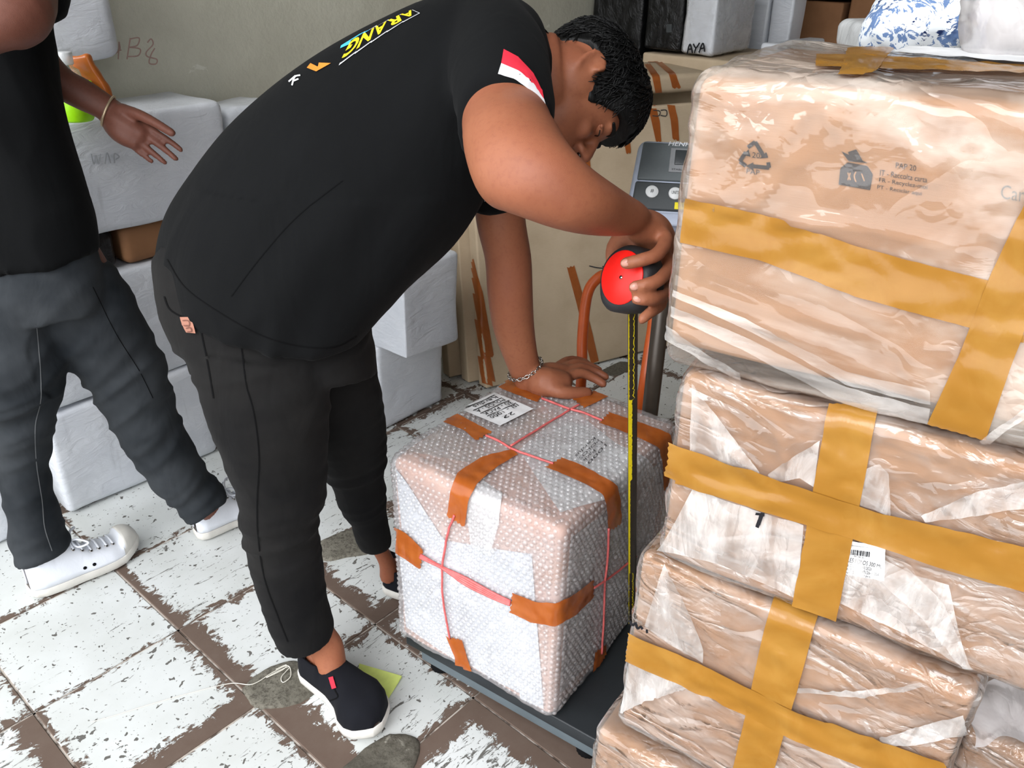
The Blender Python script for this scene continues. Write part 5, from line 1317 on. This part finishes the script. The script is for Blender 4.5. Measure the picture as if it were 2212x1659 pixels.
# --- hair: fringe hanging forward, faded sides, sideburns
def hline(w):
    y = math.sin(w); x = abs(math.cos(w))
    if y > 0:   # front half; y=1 is the brow
        t = math.degrees(math.asin(min(1, y)))
        pts = [(0, .018), (14, -.016), (24, -.022), (34, .004), (46, .030), (60, .040), (75, .044), (90, .046)]
    else:
        t = math.degrees(math.asin(min(1, -y)))
        pts = [(0, .020), (12, .026), (24, .022), (40, .004), (60, -.026), (90, -.044)]
    for a, b in zip(pts, pts[1:]):
        if a[0] <= t <= b[0]: k = (t - a[0]) / (b[0] - a[0]); return a[1] + (b[1] - a[1]) * k
    return pts[-1][1]
def hoff(w, z, t):
    y = math.sin(w); base = .002 + .011 * min(1, max(0, (z - .01) / .05))
    if y > .3: base += .010 * min(1, (y - .3) / .5) * min(1, max(0, (z - .02) / .03))
    return base
mk('hair', *hair_mesh(hf_, HWD, hline, hoff, 3, .0035), 'hair', MAN)
mk('hair_lock', *strands(hf_, HWD, hline, hoff, 5, 1500, .030), 'hair', MAN, kind='stuff')

# --- t-shirt
ts = loft(secs([(346, 586, 780, 694, 1.40, .90, -.070, 1.40, .42), (348, 520, 812, 674, 1.395, .92, -.055, 1.395, .34), (376, 440, 858, 634, 1.385, .92, -.04, 1.385, .22), (434, 362, 922, 575, 1.37, .90, -.02, 1.37, .1), (512, 275, 985, 512, 1.355, .88, -.01), (606, 188, 1035, 440, 1.335, .88), (712, 112, 1062, 372, 1.315, .90), (824, 54, 1090, 322, 1.295, .95), (930, 14, 1124, 280, 1.285, 1.05), (1030, 0, 1155, 250, 1.285, 1.10), (1105, 12, 1178, 222, 1.29, .98), (1150, 38, 1190, 205, 1.295, .82), (1172, 74, 1190, 196, 1.295, .80)]), 44, 2.1, 4)
slN = loft(secs([(945, 60, 1130, 40, 1.26, .9), (960, 110, 1180, 110, 1.20, .95), (974, 165, 1192, 170, 1.15, 1.0), (984, 225, 1196, 232, 1.112, 1.02, -.022), (990, 268, 1195, 288, 1.095, 1.04, -.040)]), 36, 2, 4)
slF = loft(secs([(960, 200, 1150, 180, 1.38, .95), (985, 300, 1150, 290, 1.43, 1.0), (1006, 380, 1146, 370, 1.455, 1.0), (1020, 455, 1144, 440, 1.475, 1.0)]), 30, 2, 3)
sh = fuse([ts, slN, slF], .0065, 8, .5)
tx = (at(1050, 150, 1.29) - at(560, 640, 1.4)).normalized(); belly = at(880, 560, 1.37)
def shirt_d(v, n):
    down = n.dot(V((0, 0, -1)))
    s = v.dot(tx); q = v - tx * s
    a = noise.noise(V((s * 5, 0, 0)) + q * 13 + V((4, 0, 0))); b = noise.noise(q * 9 + tx * s * 3)
    k = min(1, max(0, .35 + .9 * down + .6 * n.dot(-FW) * (1 if v.z < 1.0 else .3)))
    return .008 * k * (1 - 2 * abs(a)) + .004 * b * k
shv, shf = displaced(sh, shirt_d)
SH = mk('t_shirt', shv, shf, 'black_cotton', MAN); TS = bvh((shv, shf))
# ribbed collar and stitched hems
def ringtube(sec, r, n=40, k=None):
    c, a, b = sec; return tube([c + a * math.cos(2 * math.pi * i / n) + b * math.sin(2 * math.pi * i / n) for i in range(n)], r, 8, closed=True)
cs = secs([(1166, 66, 1192, 200, 1.295, .80), (1176, 74, 1196, 204, 1.296, .78), (1186, 84, 1200, 206, 1.297, .78)])
mk('collar', *loft([(c, a * 1.03, b * 1.03) for c, a, b in cs], 40, 2, 3, False), 'black_cotton_dark', SH)
mk('seam', *stroke_on(TS, [[(362, 560), (400, 620), (470, 672), (560, 722), (640, 746), (720, 750), (770, 726)]], 2.2, .0012), 'seam', SH)
mk('seam', *stroke_on(TS, [[(500, 640), (560, 560), (640, 470), (740, 390)]], 1.8, .0012), 'seam', SH)
mk('flag_print', *strip(TS, [(1088, 108), (1118, 124), (1150, 158), (1170, 196)], [(1083, 138), (1118, 153), (1150, 178), (1174, 214)], 18, 6, .0016), 'print_red', SH)
mk('flag_print', *strip(TS, [(1083, 138), (1118, 153), (1150, 178), (1174, 214)], [(1076, 160), (1112, 170), (1148, 196), (1178, 226)], 18, 6, .0016), 'print_white', SH)
g = G(); gw = G(); go = G()
# slanted back lettering, read from over his head
letters = 'ARANG'
base = [(886, 34), (858, 50), (822, 70), (786, 92), (732, 132)]
tops = [(908, 24), (870, 32), (836, 48), (800, 68), (752, 98)]
TL_, BLn = [(902, 28), (728, 134)], [(890, 26), (752, 96)]
def lq(s0, s1): # text quad along the spine, upside down to the camera: TL at lower right
    lo = lambda s: (907 + (735 - 907) * s, 30 + (135 - 30) * s ** 1.15); hi = lambda s: (893 + (758 - 893) * s, 25 + (93 - 25) * s ** 1.15)
    return lo, hi
lo, hi = lq(0, 1)
for k, ch in enumerate(letters):
    s0, s1 = .02 + .196 * k, .02 + .196 * k + .178
    # baseline of the lettering is the upper edge in the picture
    q = [lo(s0), lo(s1), hi(s1), hi(s0)]
    g.add(text_on(TS, ch, q, .0032, .0, .03))
    cx = sum(p[0] for p in q) / 4; cy = sum(p[1] for p in q) / 4
    qo = [(cx + (p[0] - cx) * 1.22, cy + (p[1] - cy) * 1.34) for p in q]
    gw.add(strip(TS, [qo[0], qo[3]], [qo[1], qo[2]], 6, 6, .0014))
    qb = [(cx + (p[0] - cx) * 1.10, cy + (p[1] - cy) * 1.18) for p in q]
    go.add(strip(TS, [qb[0], qb[3]], [qb[1], qb[2]], 6, 6, .0022))
mk('lettering_outline', *gw.vf(), 'print_white', SH, False); mk('lettering_shadow', *go.vf(), 'black_cotton_dark', SH, False); mk('back_lettering', *g.vf(), 'print_yellow', SH, False)
mk('back_print', *strip(TS, [(738, 100), (780, 74), (820, 58)], [(736, 106), (786, 84), (826, 60)], 12, 5, .0016), 'print_blue', SH)
v_ = []
mk('back_print', *strip(TS, [(664, 148), (684, 156), (716, 138)], [(672, 138), (688, 146), (690, 137)], 8, 4, .0016), 'print_orange', SH)
mk('back_print', *stroke_on(TS, [[(625, 178), (640, 165)], [(632, 186), (638, 168), (650, 164)], [(636, 176), (646, 172)]], 3.5, .0016), 'print_white', SH, False)
mk('chest_print', *stroke_on(TS, [[(1031, 400), (1040, 394)], [(1036, 412), (1046, 404)], [(1041, 424), (1050, 416)], [(1046, 434), (1055, 426)]], 4.5, .0016), 'print_white', SH, False)

# --- jeans
pel = loft(secs([(350, 600, 792, 672, 1.40, .82, -.06), (358, 660, 798, 706, 1.40, .84, -.04), (384, 735, 806, 760, 1.41, .84, -.02), (430, 800, 815, 815, 1.42, .78)]), 36, 2.2, 3)
jN = loft(secs([(395, 740, 716, 790, 1.345, .72), (432, 830, 712, 850, 1.355, .80), (458, 900, 710, 920, 1.375, .86), (488, 980, 706, 1000, 1.42, .90), (512, 1040, 702, 1066, 1.455, .95), (523, 1100, 690, 1118, 1.49, 1.0), (528, 1160, 688, 1160, 1.52, 1.0), (542, 1220, 694, 1215, 1.545, 1.0), (560, 1280, 702, 1268, 1.572, 1.0), (580, 1340, 710, 1318, 1.598, 1.0), (600, 1390, 720, 1357, 1.622, 1.0, -.006), (604, 1400, 722, 1368, 1.627, 1.0, -.006)]), 34, 2, 4)
jF = loft(secs([(560, 740, 800, 745, 1.50, .85), (600, 820, 818, 830, 1.53, .88), (640, 890, 830, 895, 1.575, .92), (684, 965, 833, 965, 1.635, .95), (716, 1040, 833, 1045, 1.70, 1.0), (748, 1110, 838, 1114, 1.77, 1.0), (780, 1170, 843, 1173, 1.832, 1.1, -.006), (782, 1180, 845, 1182, 1.838, 1.1, -.006)]), 30, 2, 4)
je = fuse([pel, jN, jF], .0062, 7, .5)
kneeN, ankN = at(610, 1110, 1.49), at(655, 1350, 1.60)
def jean_d(v, n):
    ax = (ankN - kneeN).normalized(); s = v.dot(ax); q = v - ax * s
    k1 = math.exp(-((v.z - .40) / .10) ** 2) + .6 * math.exp(-((v.z - .16) / .08) ** 2) + .5 * math.exp(-((v.z - .70) / .14) ** 2)
    a = noise.noise(V((s * 30, 0, 0)) + q * 6); b = noise.noise(v * 9 + V((3, 0, 0)))
    return (.0008 + .0052 * k1) * (1 - 2.2 * abs(a)) * (.6 + 1.2 * abs(noise.noise(v * 6))) + .004 * b
jv, jf = displaced(je, jean_d)
JN = mk('jeans', jv, jf, 'black_denim', MAN); TJ = bvh((jv, jf))
mk('seam', *stroke_on(TJ, [[(432, 700), (440, 740), (452, 800), (462, 860)]], 3, .0012), 'seam', JN)
mk('seam', *stroke_on(TJ, [[(522, 752), (532, 830), (546, 880), (556, 940), (560, 1000), (556, 1080), (558, 1160), (572, 1250), (600, 1330), (622, 1386)]], 2.6, .0012), 'seam', JN)
mk('seam', *stroke_on(TJ, [[(356, 640), (368, 668), (400, 686), (440, 694)]], 3, .0014), 'seam', JN)
mk('leather_tab', *strip(TJ, [(395, 684), (399, 700), (408, 716)], [(416, 684), (424, 702), (428, 718)], 8, 6, .0060), 'leather', JN)
mk('tab_mark', *stroke_on(TJ, [[(402, 692), (414, 692), (416, 702), (404, 702)], [(409, 708), (418, 706), (421, 713), (412, 714)]], 2.0, .0075), 'leather_dark', JN, False)
# --- slip-on shoes
def slip_on(h, t, side, L=None):
    sm = {'sole': 'rubber_white'}
    f, half, bend, X, Y, Z, L = shoe(MAN, h, t, (0, 0, 1), side, sm, w=.053)
    top = lambda x: .062 * (1 - .15 * ((x - .42) / .58) ** 2 if x > .42 else 1) * (1 if x < .80 else max(.25, math.sqrt(max(0.02, 1 - ((x - .80) / .20) ** 2))))
    rim = lambda x: .058 + .014 * max(0, (.12 - x) / .12) + .010 * max(0, (x - .25) / .15)
    u_ = mk('shoe_upper', *upper(f, half, bend, top, .31, rim, .004, .999, 50, 26, .016), 'canvas_black', MAN); solid(u_, .0035)
    uv_ = bvh(([v.co + ROOTLOC[MAN.name] for v in u_.data.vertices], [list(p.vertices) for p in u_.data.polygons]))
    return f, u_, uv_, bend
fN, uN, TN, bN = slip_on(hN, tN, 1)
fF, uF, TF, bF_ = slip_on(hF, tF, -1)
mk('insole', *ellipsoid(fN(.26, bN(.26), .022), fN(.62, bN(.26), .022) - fN(.26, bN(.26), .022), (fN(.26, .03, .022) - fN(.26, 0, .022)), V((0, 0, .004)), 20, 8), 'lining_black', MAN)
mk('red_tag', *strip(TN, [(712, 1464), (720, 1488)], [(721, 1462), (729, 1486)], 4, 4, .0034), 'print_red', uN)
mk('gore_seam', *stroke_on(TN, [[(718, 1470), (724, 1490), (730, 1506), (712, 1514), (694, 1524)]], 2.4, .0012), 'seam', uN)
# --- chain bracelet on his far wrist
wc = secs([(1080, 752, 1158, 735, 1.655, .82), (1103, 815, 1167, 778, 1.685, .76), (1116, 836, 1172, 792, 1.70, .70)])[1]
BR = thing('chain_bracelet', wc[0], 'silver chain bracelet on the wrist resting on the bubble wrapped box', 'bracelet')
n = 30
for i in range(n):
    w0 = 2 * math.pi * i / n; w1 = 2 * math.pi * (i + .62) / n
    def bp_(w): return wc[0] + wc[1] * 1.08 * math.cos(w) + wc[2] * 1.10 * math.sin(w)
    p = bp_((w0 + w1) / 2); t_ = (bp_(w1) - bp_(w0)).normalized(); rad_ = (p - wc[0]).normalized(); s_ = t_.cross(rad_).normalized(); t2 = t_ if True else t_
    tw = .5 if i % 2 else -.5
    aa = t_ * .0052; bb = (s_ * math.cos(tw) + rad_ * math.sin(tw)) * .0034
    mk('link', *tube([p + aa * math.cos(2 * math.pi * k / 10) + bb * math.sin(2 * math.pi * k / 10) for k in range(10)], .0011, 5, closed=True), 'steel', BR)

# ------------------------------------------------------------------ tape measure in his hand
nrm = (RT * -.74 - FW * .64 + UP * .06).normalized(); fc = at(1346, 600, 1.125)
TMZ = thing('tape_measure', fc - nrm * .025, 'red and black tape measure held open against the box', 'tape measure')
ta = (UP - nrm * UP.dot(nrm)).normalized(); tb = nrm.cross(ta)      # up the face, across the face
if tb.dot(FW) < 0: tb = -tb
def case_pt(r, w, z): return fc + (ta * math.cos(w) + tb * math.sin(w)) * r + nrm * z
vs, fs = [], []; n = 44
def rad(w):   # round above, squared at the mouth below
    c = math.cos(w); s = math.sin(w); return .0455 / max(1e-3, (abs(c) ** 3.2 + abs(s) ** 3.2) ** (1 / 3.2)) if c < 0 else .0455
for sc, z in ((.80, .002), (.92, .0), (1.0, -.007), (1.0, -.030), (.92, -.036), (.80, -.038)):
    for k in range(n): w = 2 * math.pi * k / n; vs.append(case_pt(rad(w) * sc, w, z))
for i in range(5):
    for k in range(n): fs.append([i * n + k, i * n + (k + 1) % n, (i + 1) * n + (k + 1) % n, (i + 1) * n + k])
fs.append(list(range(n))[::-1]); fs.append([5 * n + k for k in range(n)])
mk('case', vs, fs, 'tape_black', TMZ)
mk('face_disc', *cyl(fc + nrm * .001, nrm, .0370, .0028, 40, None, .0008), 'tape_red', TMZ)
mk('screw', *cyl(fc + nrm * .0036, nrm, .0026, .0012, 14), 'steel', TMZ)
q = at(1392, 584, 1.128)
mk('lock_button', *rbox(.012, .010, .016, .002, .02, frame(q, -nrm, tb.cross(nrm) if False else FW, UP)), 'tape_red', TMZ)
# blade: curved steel strip running down to the box's lower corner
b0 = at(1370, 660, 1.15); b1_ = onz(1367, 1345, .103)
bd = (b1_ - b0); BLn_ = bd.length; bd.normalize(); bs = bd.cross(FW).normalized(); bnn = bs.cross(bd)
vs, fs, vy, fy = [], [], [], []; m = 60
for i in range(m + 1):
    p = b0 + bd * BLn_ * i / m
    tw = .55 - .15 * i / m; s_ = bs * math.cos(tw) + bnn * math.sin(tw); nn = bs * -math.sin(tw) + bnn * math.cos(tw)
    for j in range(7):
        a = (j - 3) / 3; vs.append(p + s_ * a * .0095 + nn * (.0028 * a * a))
for i in range(m):
    for j in range(6): fs.append([i * 7 + j, i * 7 + j + 1, (i + 1) * 7 + j + 1, (i + 1) * 7 + j])
bl = mk('blade', vs, fs, 'blade_dark', TMZ); solid(bl, .0004, 0)
vs, fs = [], []; rnd = random.Random(2)
sgn = -1 if bs.dot(RT) < 0 else 1
for i in range(241):
    t = i / 240; p = b0 + bd * BLn_ * t; tw = .55 - .15 * t; s_ = bs * math.cos(tw) + bnn * math.sin(tw); nn = bs * -math.sin(tw) + bnn * math.cos(tw)
    wd = .0095 if t < .22 or t > .78 else (.0060 if t < .45 else .0030)
    wd *= 1 + .35 * noise.noise(V((t * 160, 0, 0)))
    for a_ in (-.0090, -.0090 + wd):
        a = a_ / .0095 * sgn; vs.append(p + s_ * a * .0095 + nn * (.0028 * a * a) + (-FW) * .0007)
for i in range(240): fs.append([2 * i, 2 * i + 1, 2 * i + 3, 2 * i + 2])
mk('yellow_scale', vs, fs, 'blade_yellow', bl)
mk('end_hook', *rbox(.020, .003, .012, .0008, .02, frame(b1_ - V((.010, .0, .008)), (1, 0, 0), (0, 1, 0))), 'steel', TMZ)

# ================================================================== walking person at the left
WK = thing('person', V((-.92, 1.60, 0)), 'person walking at the left edge in black t-shirt, dark jeans and white sneakers', 'person')
tr2 = loft(secs([(-40, 520, 196, 540, 1.60, .72), (-60, 440, 182, 440, 1.58, .72), (-75, 340, 150, 340, 1.55, .72), (-80, 240, 126, 240, 1.52, .74), (-90, 140, 104, 140, 1.49, .75), (-110, 40, 92, 45, 1.47, .75), (-130, -60, 90, -60, 1.45, .72), (-120, -150, 80, -150, 1.43, .62), (-70, -200, 40, -200, 1.42, .6)]), 34, 2.2, 3)
hc2 = at(-5, -330, 1.40); wx = V((.55, -.83, 0)).normalized()
w_fwd = V((.80, .35, -.45)).normalized(); w_up = (V((0, 0, 1)) - w_fwd * w_fwd.z).normalized(); w_rt = w_fwd.cross(w_up)
HP2, hf2 = head_pieces(hc2, w_rt, w_fwd, w_up, 1.0, 1.0)
ears2 = ear_pieces(hf2, w_rt, w_fwd, w_up, 1) + ear_pieces(hf2, w_rt, w_fwd, w_up, -1)
neck2 = loft([(at(-15, -170, 1.43), RT * .058, FW * .058), (at(-12, -215, 1.42), RT * .054, FW * .055), (hf2((0, -.02, -.05)), w_rt * .056, w_fwd * .056), (hf2((0, -.01, 0)), w_rt * .05, w_fwd * .05)], 26, 2, 3)
armA = loft(secs([(-90, -130, 0, -150, 1.38, .8), (-64, -80, 112, -54, 1.31, .85), (-60, 10, 112, 12, 1.24, .95), (-90, 40, 62, 76, 1.22, .92), (-150, 60, 0, 112, 1.22, .9), (-230, 80, -90, 150, 1.24, .85), (-300, 110, -170, 180, 1.28, .7), (-330, 130, -215, 190, 1.3, .5)]), 26, 2, 3)
armB = loft(secs([(-20, 0, 90, -70, 1.55, .9), (30, 90, 105, 40, 1.58, .9), (90, 190, 120, 108, 1.60, .9), (128, 216, 152, 150, 1.61, .88), (168, 236, 190, 172, 1.62, .82), (208, 254, 226, 196, 1.63, .74), (226, 270, 250, 214, 1.635, .66), (240, 284, 268, 226, 1.64, .55)]), 26, 2, 4)
ha = [rtube(curve_pts(P3((238, 248, 1.64), (268, 270, 1.64), (300, 288, 1.645)), 4), [.021, .023, .025, .026, .026, .025, .024, .022, .020], 14),
      rtube(curve_pts(P3((238, 262, 1.64), (262, 286, 1.64), (290, 306, 1.645)), 4), [.018, .020, .021, .022, .022, .021, .020, .018, .016], 14)]
for p, a, b in ((P3((262, 236, 1.63), (300, 248, 1.62), (336, 266, 1.612), (371, 287, 1.606)), .0125, .0080), (P3((308, 266, 1.645), (350, 294, 1.65), (372, 309, 1.655), (391, 324, 1.66)), .0074, .0056), (P3((300, 282, 1.645), (338, 309, 1.65), (361, 327, 1.655), (380, 343, 1.66)), .0076, .0058), (P3((288, 294, 1.645), (318, 320, 1.65), (338, 336, 1.655), (356, 351, 1.66)), .0072, .0056), (P3((274, 302, 1.645), (296, 324, 1.65), (313, 338, 1.655), (328, 349, 1.66)), .0066, .0050)):
    ha.append(finger(p, a, b))
hA, tA = onz(66, 1284, .004), onz(300, 1176, .004)
hB, tB = onz(424, 1160, .004), onz(600, 1090, .004)
lA = loft(secs([(-60, 620, 80, 640, 1.60, .9), (-20, 800, 110, 800, 1.68, .95), (10, 950, 90, 950, 1.76, 1), (30, 1080, 100, 1080, 1.83, 1), (52, 1180, 112, 1165, 1.88, 1), (72, 1240, 132, 1220, 1.92, 1)]), 22, 2, 3)
lB = loft(secs([(60, 560, 210, 540, 1.66, .9), (160, 720, 300, 700, 1.74, .95), (240, 850, 350, 820, 1.84, 1), (320, 970, 400, 930, 1.93, 1), (400, 1080, 450, 1040, 2.01, 1), (440, 1120, 480, 1080, 2.04, 1.2)]), 22, 2, 3)
b2 = fuse(HP2 + ears2 + [neck2, armA, armB, tr2, lA, lB, foot_pieces(hA, tA, .62), foot_pieces(hB, tB, .62)] + ha, .0038, 4, .45)
mk('body', b2[0], b2[1], 'skin_dark', WK)
for q in (-1, 1):
    mk('eye', *ellipsoid(hf2((q * .031, .0845, -.002)), w_rt * .0125, w_fwd * .0115, w_up * .0085, 18, 10), 'eye_white', WK)
    mk('iris', *ellipsoid(hf2((q * .031, .0945, -.004)), w_rt * .0055, w_fwd * .0025, w_up * .0055, 14, 8), 'eye_dark', WK)
    bp = [hf2((q * (.031 + a), .1010 - abs(a + .004) * .55, .0215 + .004 * (1 - (a / .022) ** 2))) for a in (-.020, -.010, 0, .010, .022)]
    mk('eyebrow', *rtube(curve_pts(bp, 4), .003, 8), 'hair', WK)
mk('lips', *rtube(curve_pts([hf2((a, .1005 - abs(a) * .5, -.061)) for a in (-.022, -.011, 0, .011, .022)], 3), .0042, 8), 'lip', WK)
mk('hair', *hair_mesh(hf2, 1.0, hline, hoff, 8, .006), 'hair', WK)
# shirt and jeans
ts2 = loft(secs([(-60, 560, 204, 548, 1.60, .78, -.03), (-66, 470, 190, 470, 1.585, .76, -.02), (-80, 400, 170, 400, 1.57, .76), (-86, 320, 150, 325, 1.55, .76), (-92, 240, 132, 245, 1.52, .78), (-104, 150, 114, 160, 1.50, .80), (-122, 60, 100, 60, 1.47, .80), (-138, -50, 98, -50, 1.45, .78), (-128, -140, 88, -140, 1.43, .70), (-80, -185, 48, -190, 1.42, .66)]), 40, 2.2, 3)
s2a = loft(secs([(-150, -120, 50, -190, 1.40, 1.0), (-96, -90, 140, -96, 1.325, 1.1), (-72, -40, 128, -30, 1.275, 1.05)]), 28, 2, 3)
s2b = loft(secs([(-40, -40, 90, -120, 1.53, 1.0), (-5, 20, 104, -40, 1.56, 1.05), (22, 80, 112, 20, 1.58, 1.05)]), 28, 2, 3)
sh2 = fuse([ts2, s2a, s2b], .0075, 8, .5)
sv2, sf2 = displaced(sh2, lambda v, n: .006 * (1 - 2 * abs(noise.noise(V((v.x * 14, v.y * 14, v.z * 5))))))
S2 = mk('t_shirt', sv2, sf2, 'black_cotton_dark', WK)
pel2 = loft(secs([(-60, 500, 192, 500, 1.60, .74), (-58, 560, 206, 560, 1.61, .76), (-50, 640, 222, 620, 1.63, .78), (-40, 690, 226, 668, 1.65, .7)]), 34, 2.1, 3)
jA = loft(secs([(-60, 610, 110, 640, 1.60, .85), (-54, 700, 112, 724, 1.635, .88), (-46, 770, 136, 792, 1.67, .92), (-24, 850, 122, 862, 1.71, .95), (-8, 920, 106, 925, 1.75, 1.0), (4, 1000, 102, 1000, 1.79, 1.0), (12, 1070, 108, 1070, 1.825, 1.0), (24, 1130, 124, 1120, 1.855, 1.0), (36, 1202, 142, 1166, 1.882, 1.0, -.004), (38, 1216, 146, 1180, 1.888, 1.0, -.004)]), 30, 2, 4)
jB = loft(secs([(20, 600, 236, 572, 1.66, .80), (56, 670, 284, 650, 1.70, .84), (130, 742, 322, 736, 1.76, .90), (184, 806, 352, 794, 1.80, .95), (222, 868, 362, 838, 1.835, 1.0), (258, 935, 384, 906, 1.88, 1.0), (302, 1005, 414, 968, 1.93, 1.0), (350, 1065, 446, 1016, 1.975, 1.0), (396, 1110, 476, 1056, 2.01, 1.0, -.004), (406, 1128, 490, 1074, 2.02, 1.0, -.004)]), 30, 2, 4)
je2 = fuse([pel2, jA, jB], .0068, 7, .5)
axB = (at(430, 1080, 2.0) - at(150, 700, 1.7)).normalized()
def jd2(v, n):
    right = v.x > -.93
    ax = axB if right else V((0.05, .1, -1)).normalized(); s = v.dot(ax); q = v - ax * s
    k = math.exp(-((v.z - .44) / .12) ** 2) + .7 * math.exp(-((v.z - .14) / .10) ** 2) + .25
    return .0075 * k * (1 - 2.2 * abs(noise.noise(V((s * 22, 0, 0)) + q * 7))) + .003 * noise.noise(v * 10)
jv2, jf2 = displaced(je2, jd2)
J2 = mk('jeans', jv2, jf2, 'blue_denim', WK); TJ2 = bvh((jv2, jf2))
mk('seam', *stroke_on(TJ2, [[(78, 700), (86, 790), (88, 860), (76, 920), (78, 1000), (90, 1080), (96, 1140), (112, 1190)]], 2.0, .0012), 'seam_pale', J2)
mk('seam', *stroke_on(TJ2, [[(40, 500), (60, 560), (20, 590), (-10, 600)]], 2.2, .0012), 'seam', J2)
mk('seam', *stroke_on(TJ2, [[(200, 620), (250, 720), (300, 800), (330, 860)]], 1.8, .0012), 'seam', J2)
# canvas sneakers with toe caps, eyelets and laces
def sneaker(h, t, side):
    f, half, bend, X, Y, Z, L = shoe(WK, h, t, (0, 0, 1), side, {'sole': 'rubber_white'}, w=.046)
    top = lambda x: (.112 - .20 * max(0, x - .22)) if x < .52 else (.050 - .02 * (x - .52) / .3 if x < .82 else .044 * max(.25, math.sqrt(max(.03, 1 - ((x - .82) / .18) ** 2))))
    rim = lambda x: .112
    u_ = mk('shoe_upper', *upper(f, half, bend, top, .20, rim), 'canvas_white', WK); solid(u_, .003)
    ub = bvh(([v.co + ROOTLOC[WK.name] for v in u_.data.vertices], [list(p.vertices) for p in u_.data.polygons]))
    # rubber toe cap
    vs, fs, ids = [], [], {}
    for i in range(13):
        x = .80 + .195 * i / 12; hgt = top(x) * 1.05; hw = half(x) * 1.01
        for j in range(19):
            a = math.pi * j / 18; cw, sw = math.cos(a), math.sin(a)
            ids[(i, j)] = len(vs); vs.append(f(x + .012 * sw * (1 if i == 0 else 0), bend(x) + hw * abs(cw) ** .72 * (1 if cw >= 0 else -1), .0205 + .012 * max(0, x - .78) / .22 + hgt * abs(sw) ** .75))
    for i in range(12):
        for j in range(18): fs.append([ids[(i, j)], ids[(i, j + 1)], ids[(i + 1, j + 1)], ids[(i + 1, j)]])
    mk('toe_cap', vs, fs, 'rubber_white', u_)
    def on(x, y, up=.25):
        p = f(x, y, up); loc, nr, _, _ = ub.ray_cast(p, -Z); return (loc, nr if nr.dot(Z) > 0 else -nr) if loc is not None else (None, None)
    rows = [.40, .47, .54, .61, .68, .74]
    prevp = None
    for k, x in enumerate(rows):
        E_ = []
        for s in (-1, 1):
            loc, nr = on(x, bend(x) + s * .021)
            if loc is None: continue
            E_.append((loc, nr)); a = nr.orthogonal().normalized(); b = nr.cross(a)
            mk('eyelet', *tube([loc + nr * .001 + (a * math.cos(q * math.pi / 6) + b * math.sin(q * math.pi / 6)) * .0036 for q in range(12)], .0011, 6, closed=True), 'steel', u_)
            mk('eyelet_hole', *cyl(loc + nr * .0002, nr, .0028, .0008, 12), 'lining_black', u_)
        if len(E_) == 2:
            mid_, mn = on(x, bend(x)); mid_ = (E_[0][0] + E_[1][0]) / 2 if mid_ is None else mid_
            mk('lace', *tube(curve_pts([E_[0][0] + E_[0][1] * .002, mid_ + Z * .006, E_[1][0] + E_[1][1] * .002], 6), .0026, 7), 'canvas_white', u_)
    for x, s in ((.44, side), (.52, side)):
        loc, nr, _, _ = ub.ray_cast(f(x, bend(x) + s * .10, .038), -Y * s)
        if loc is not None:
            if nr.dot(Y * s) < 0: nr = -nr
            mk('vent_hole', *cyl(loc + nr * .0002, nr, .0040, .0010, 14), 'lining_black', u_)
    a0, n0 = on(.42, bend(.42)); 
    if a0 is not None:
        for s in (-1, 1):
            lp = [a0 + Z * .008, a0 + Z * .018 + Y * s * .022 + X * .01, a0 + Z * .010 + Y * s * .040 + X * .025, a0 + Z * .004 + Y * s * .030 + X * .004, a0 + Z * .007]
            mk('lace', *tube(curve_pts(lp, 6), .0024, 7), 'canvas_white', u_)
sneaker(hA, tA, -1); sneaker(hB, tB, 1)
# beaded bracelet
wc = secs([(208, 254, 226, 196, 1.63, .74), (222, 268, 246, 212, 1.634, .68), (240, 284, 268, 226, 1.64, .55)])[1]
BR2 = thing('bead_bracelet', wc[0], 'thin bracelet on the wrist of the walking person', 'bracelet')
mk('band', *tube([wc[0] + wc[1] * 1.1 * math.cos(2 * math.pi * k / 36) + wc[2] * 1.12 * math.sin(2 * math.pi * k / 36) for k in range(36)], .0026, 8, closed=True), 'brass_dull', BR2)
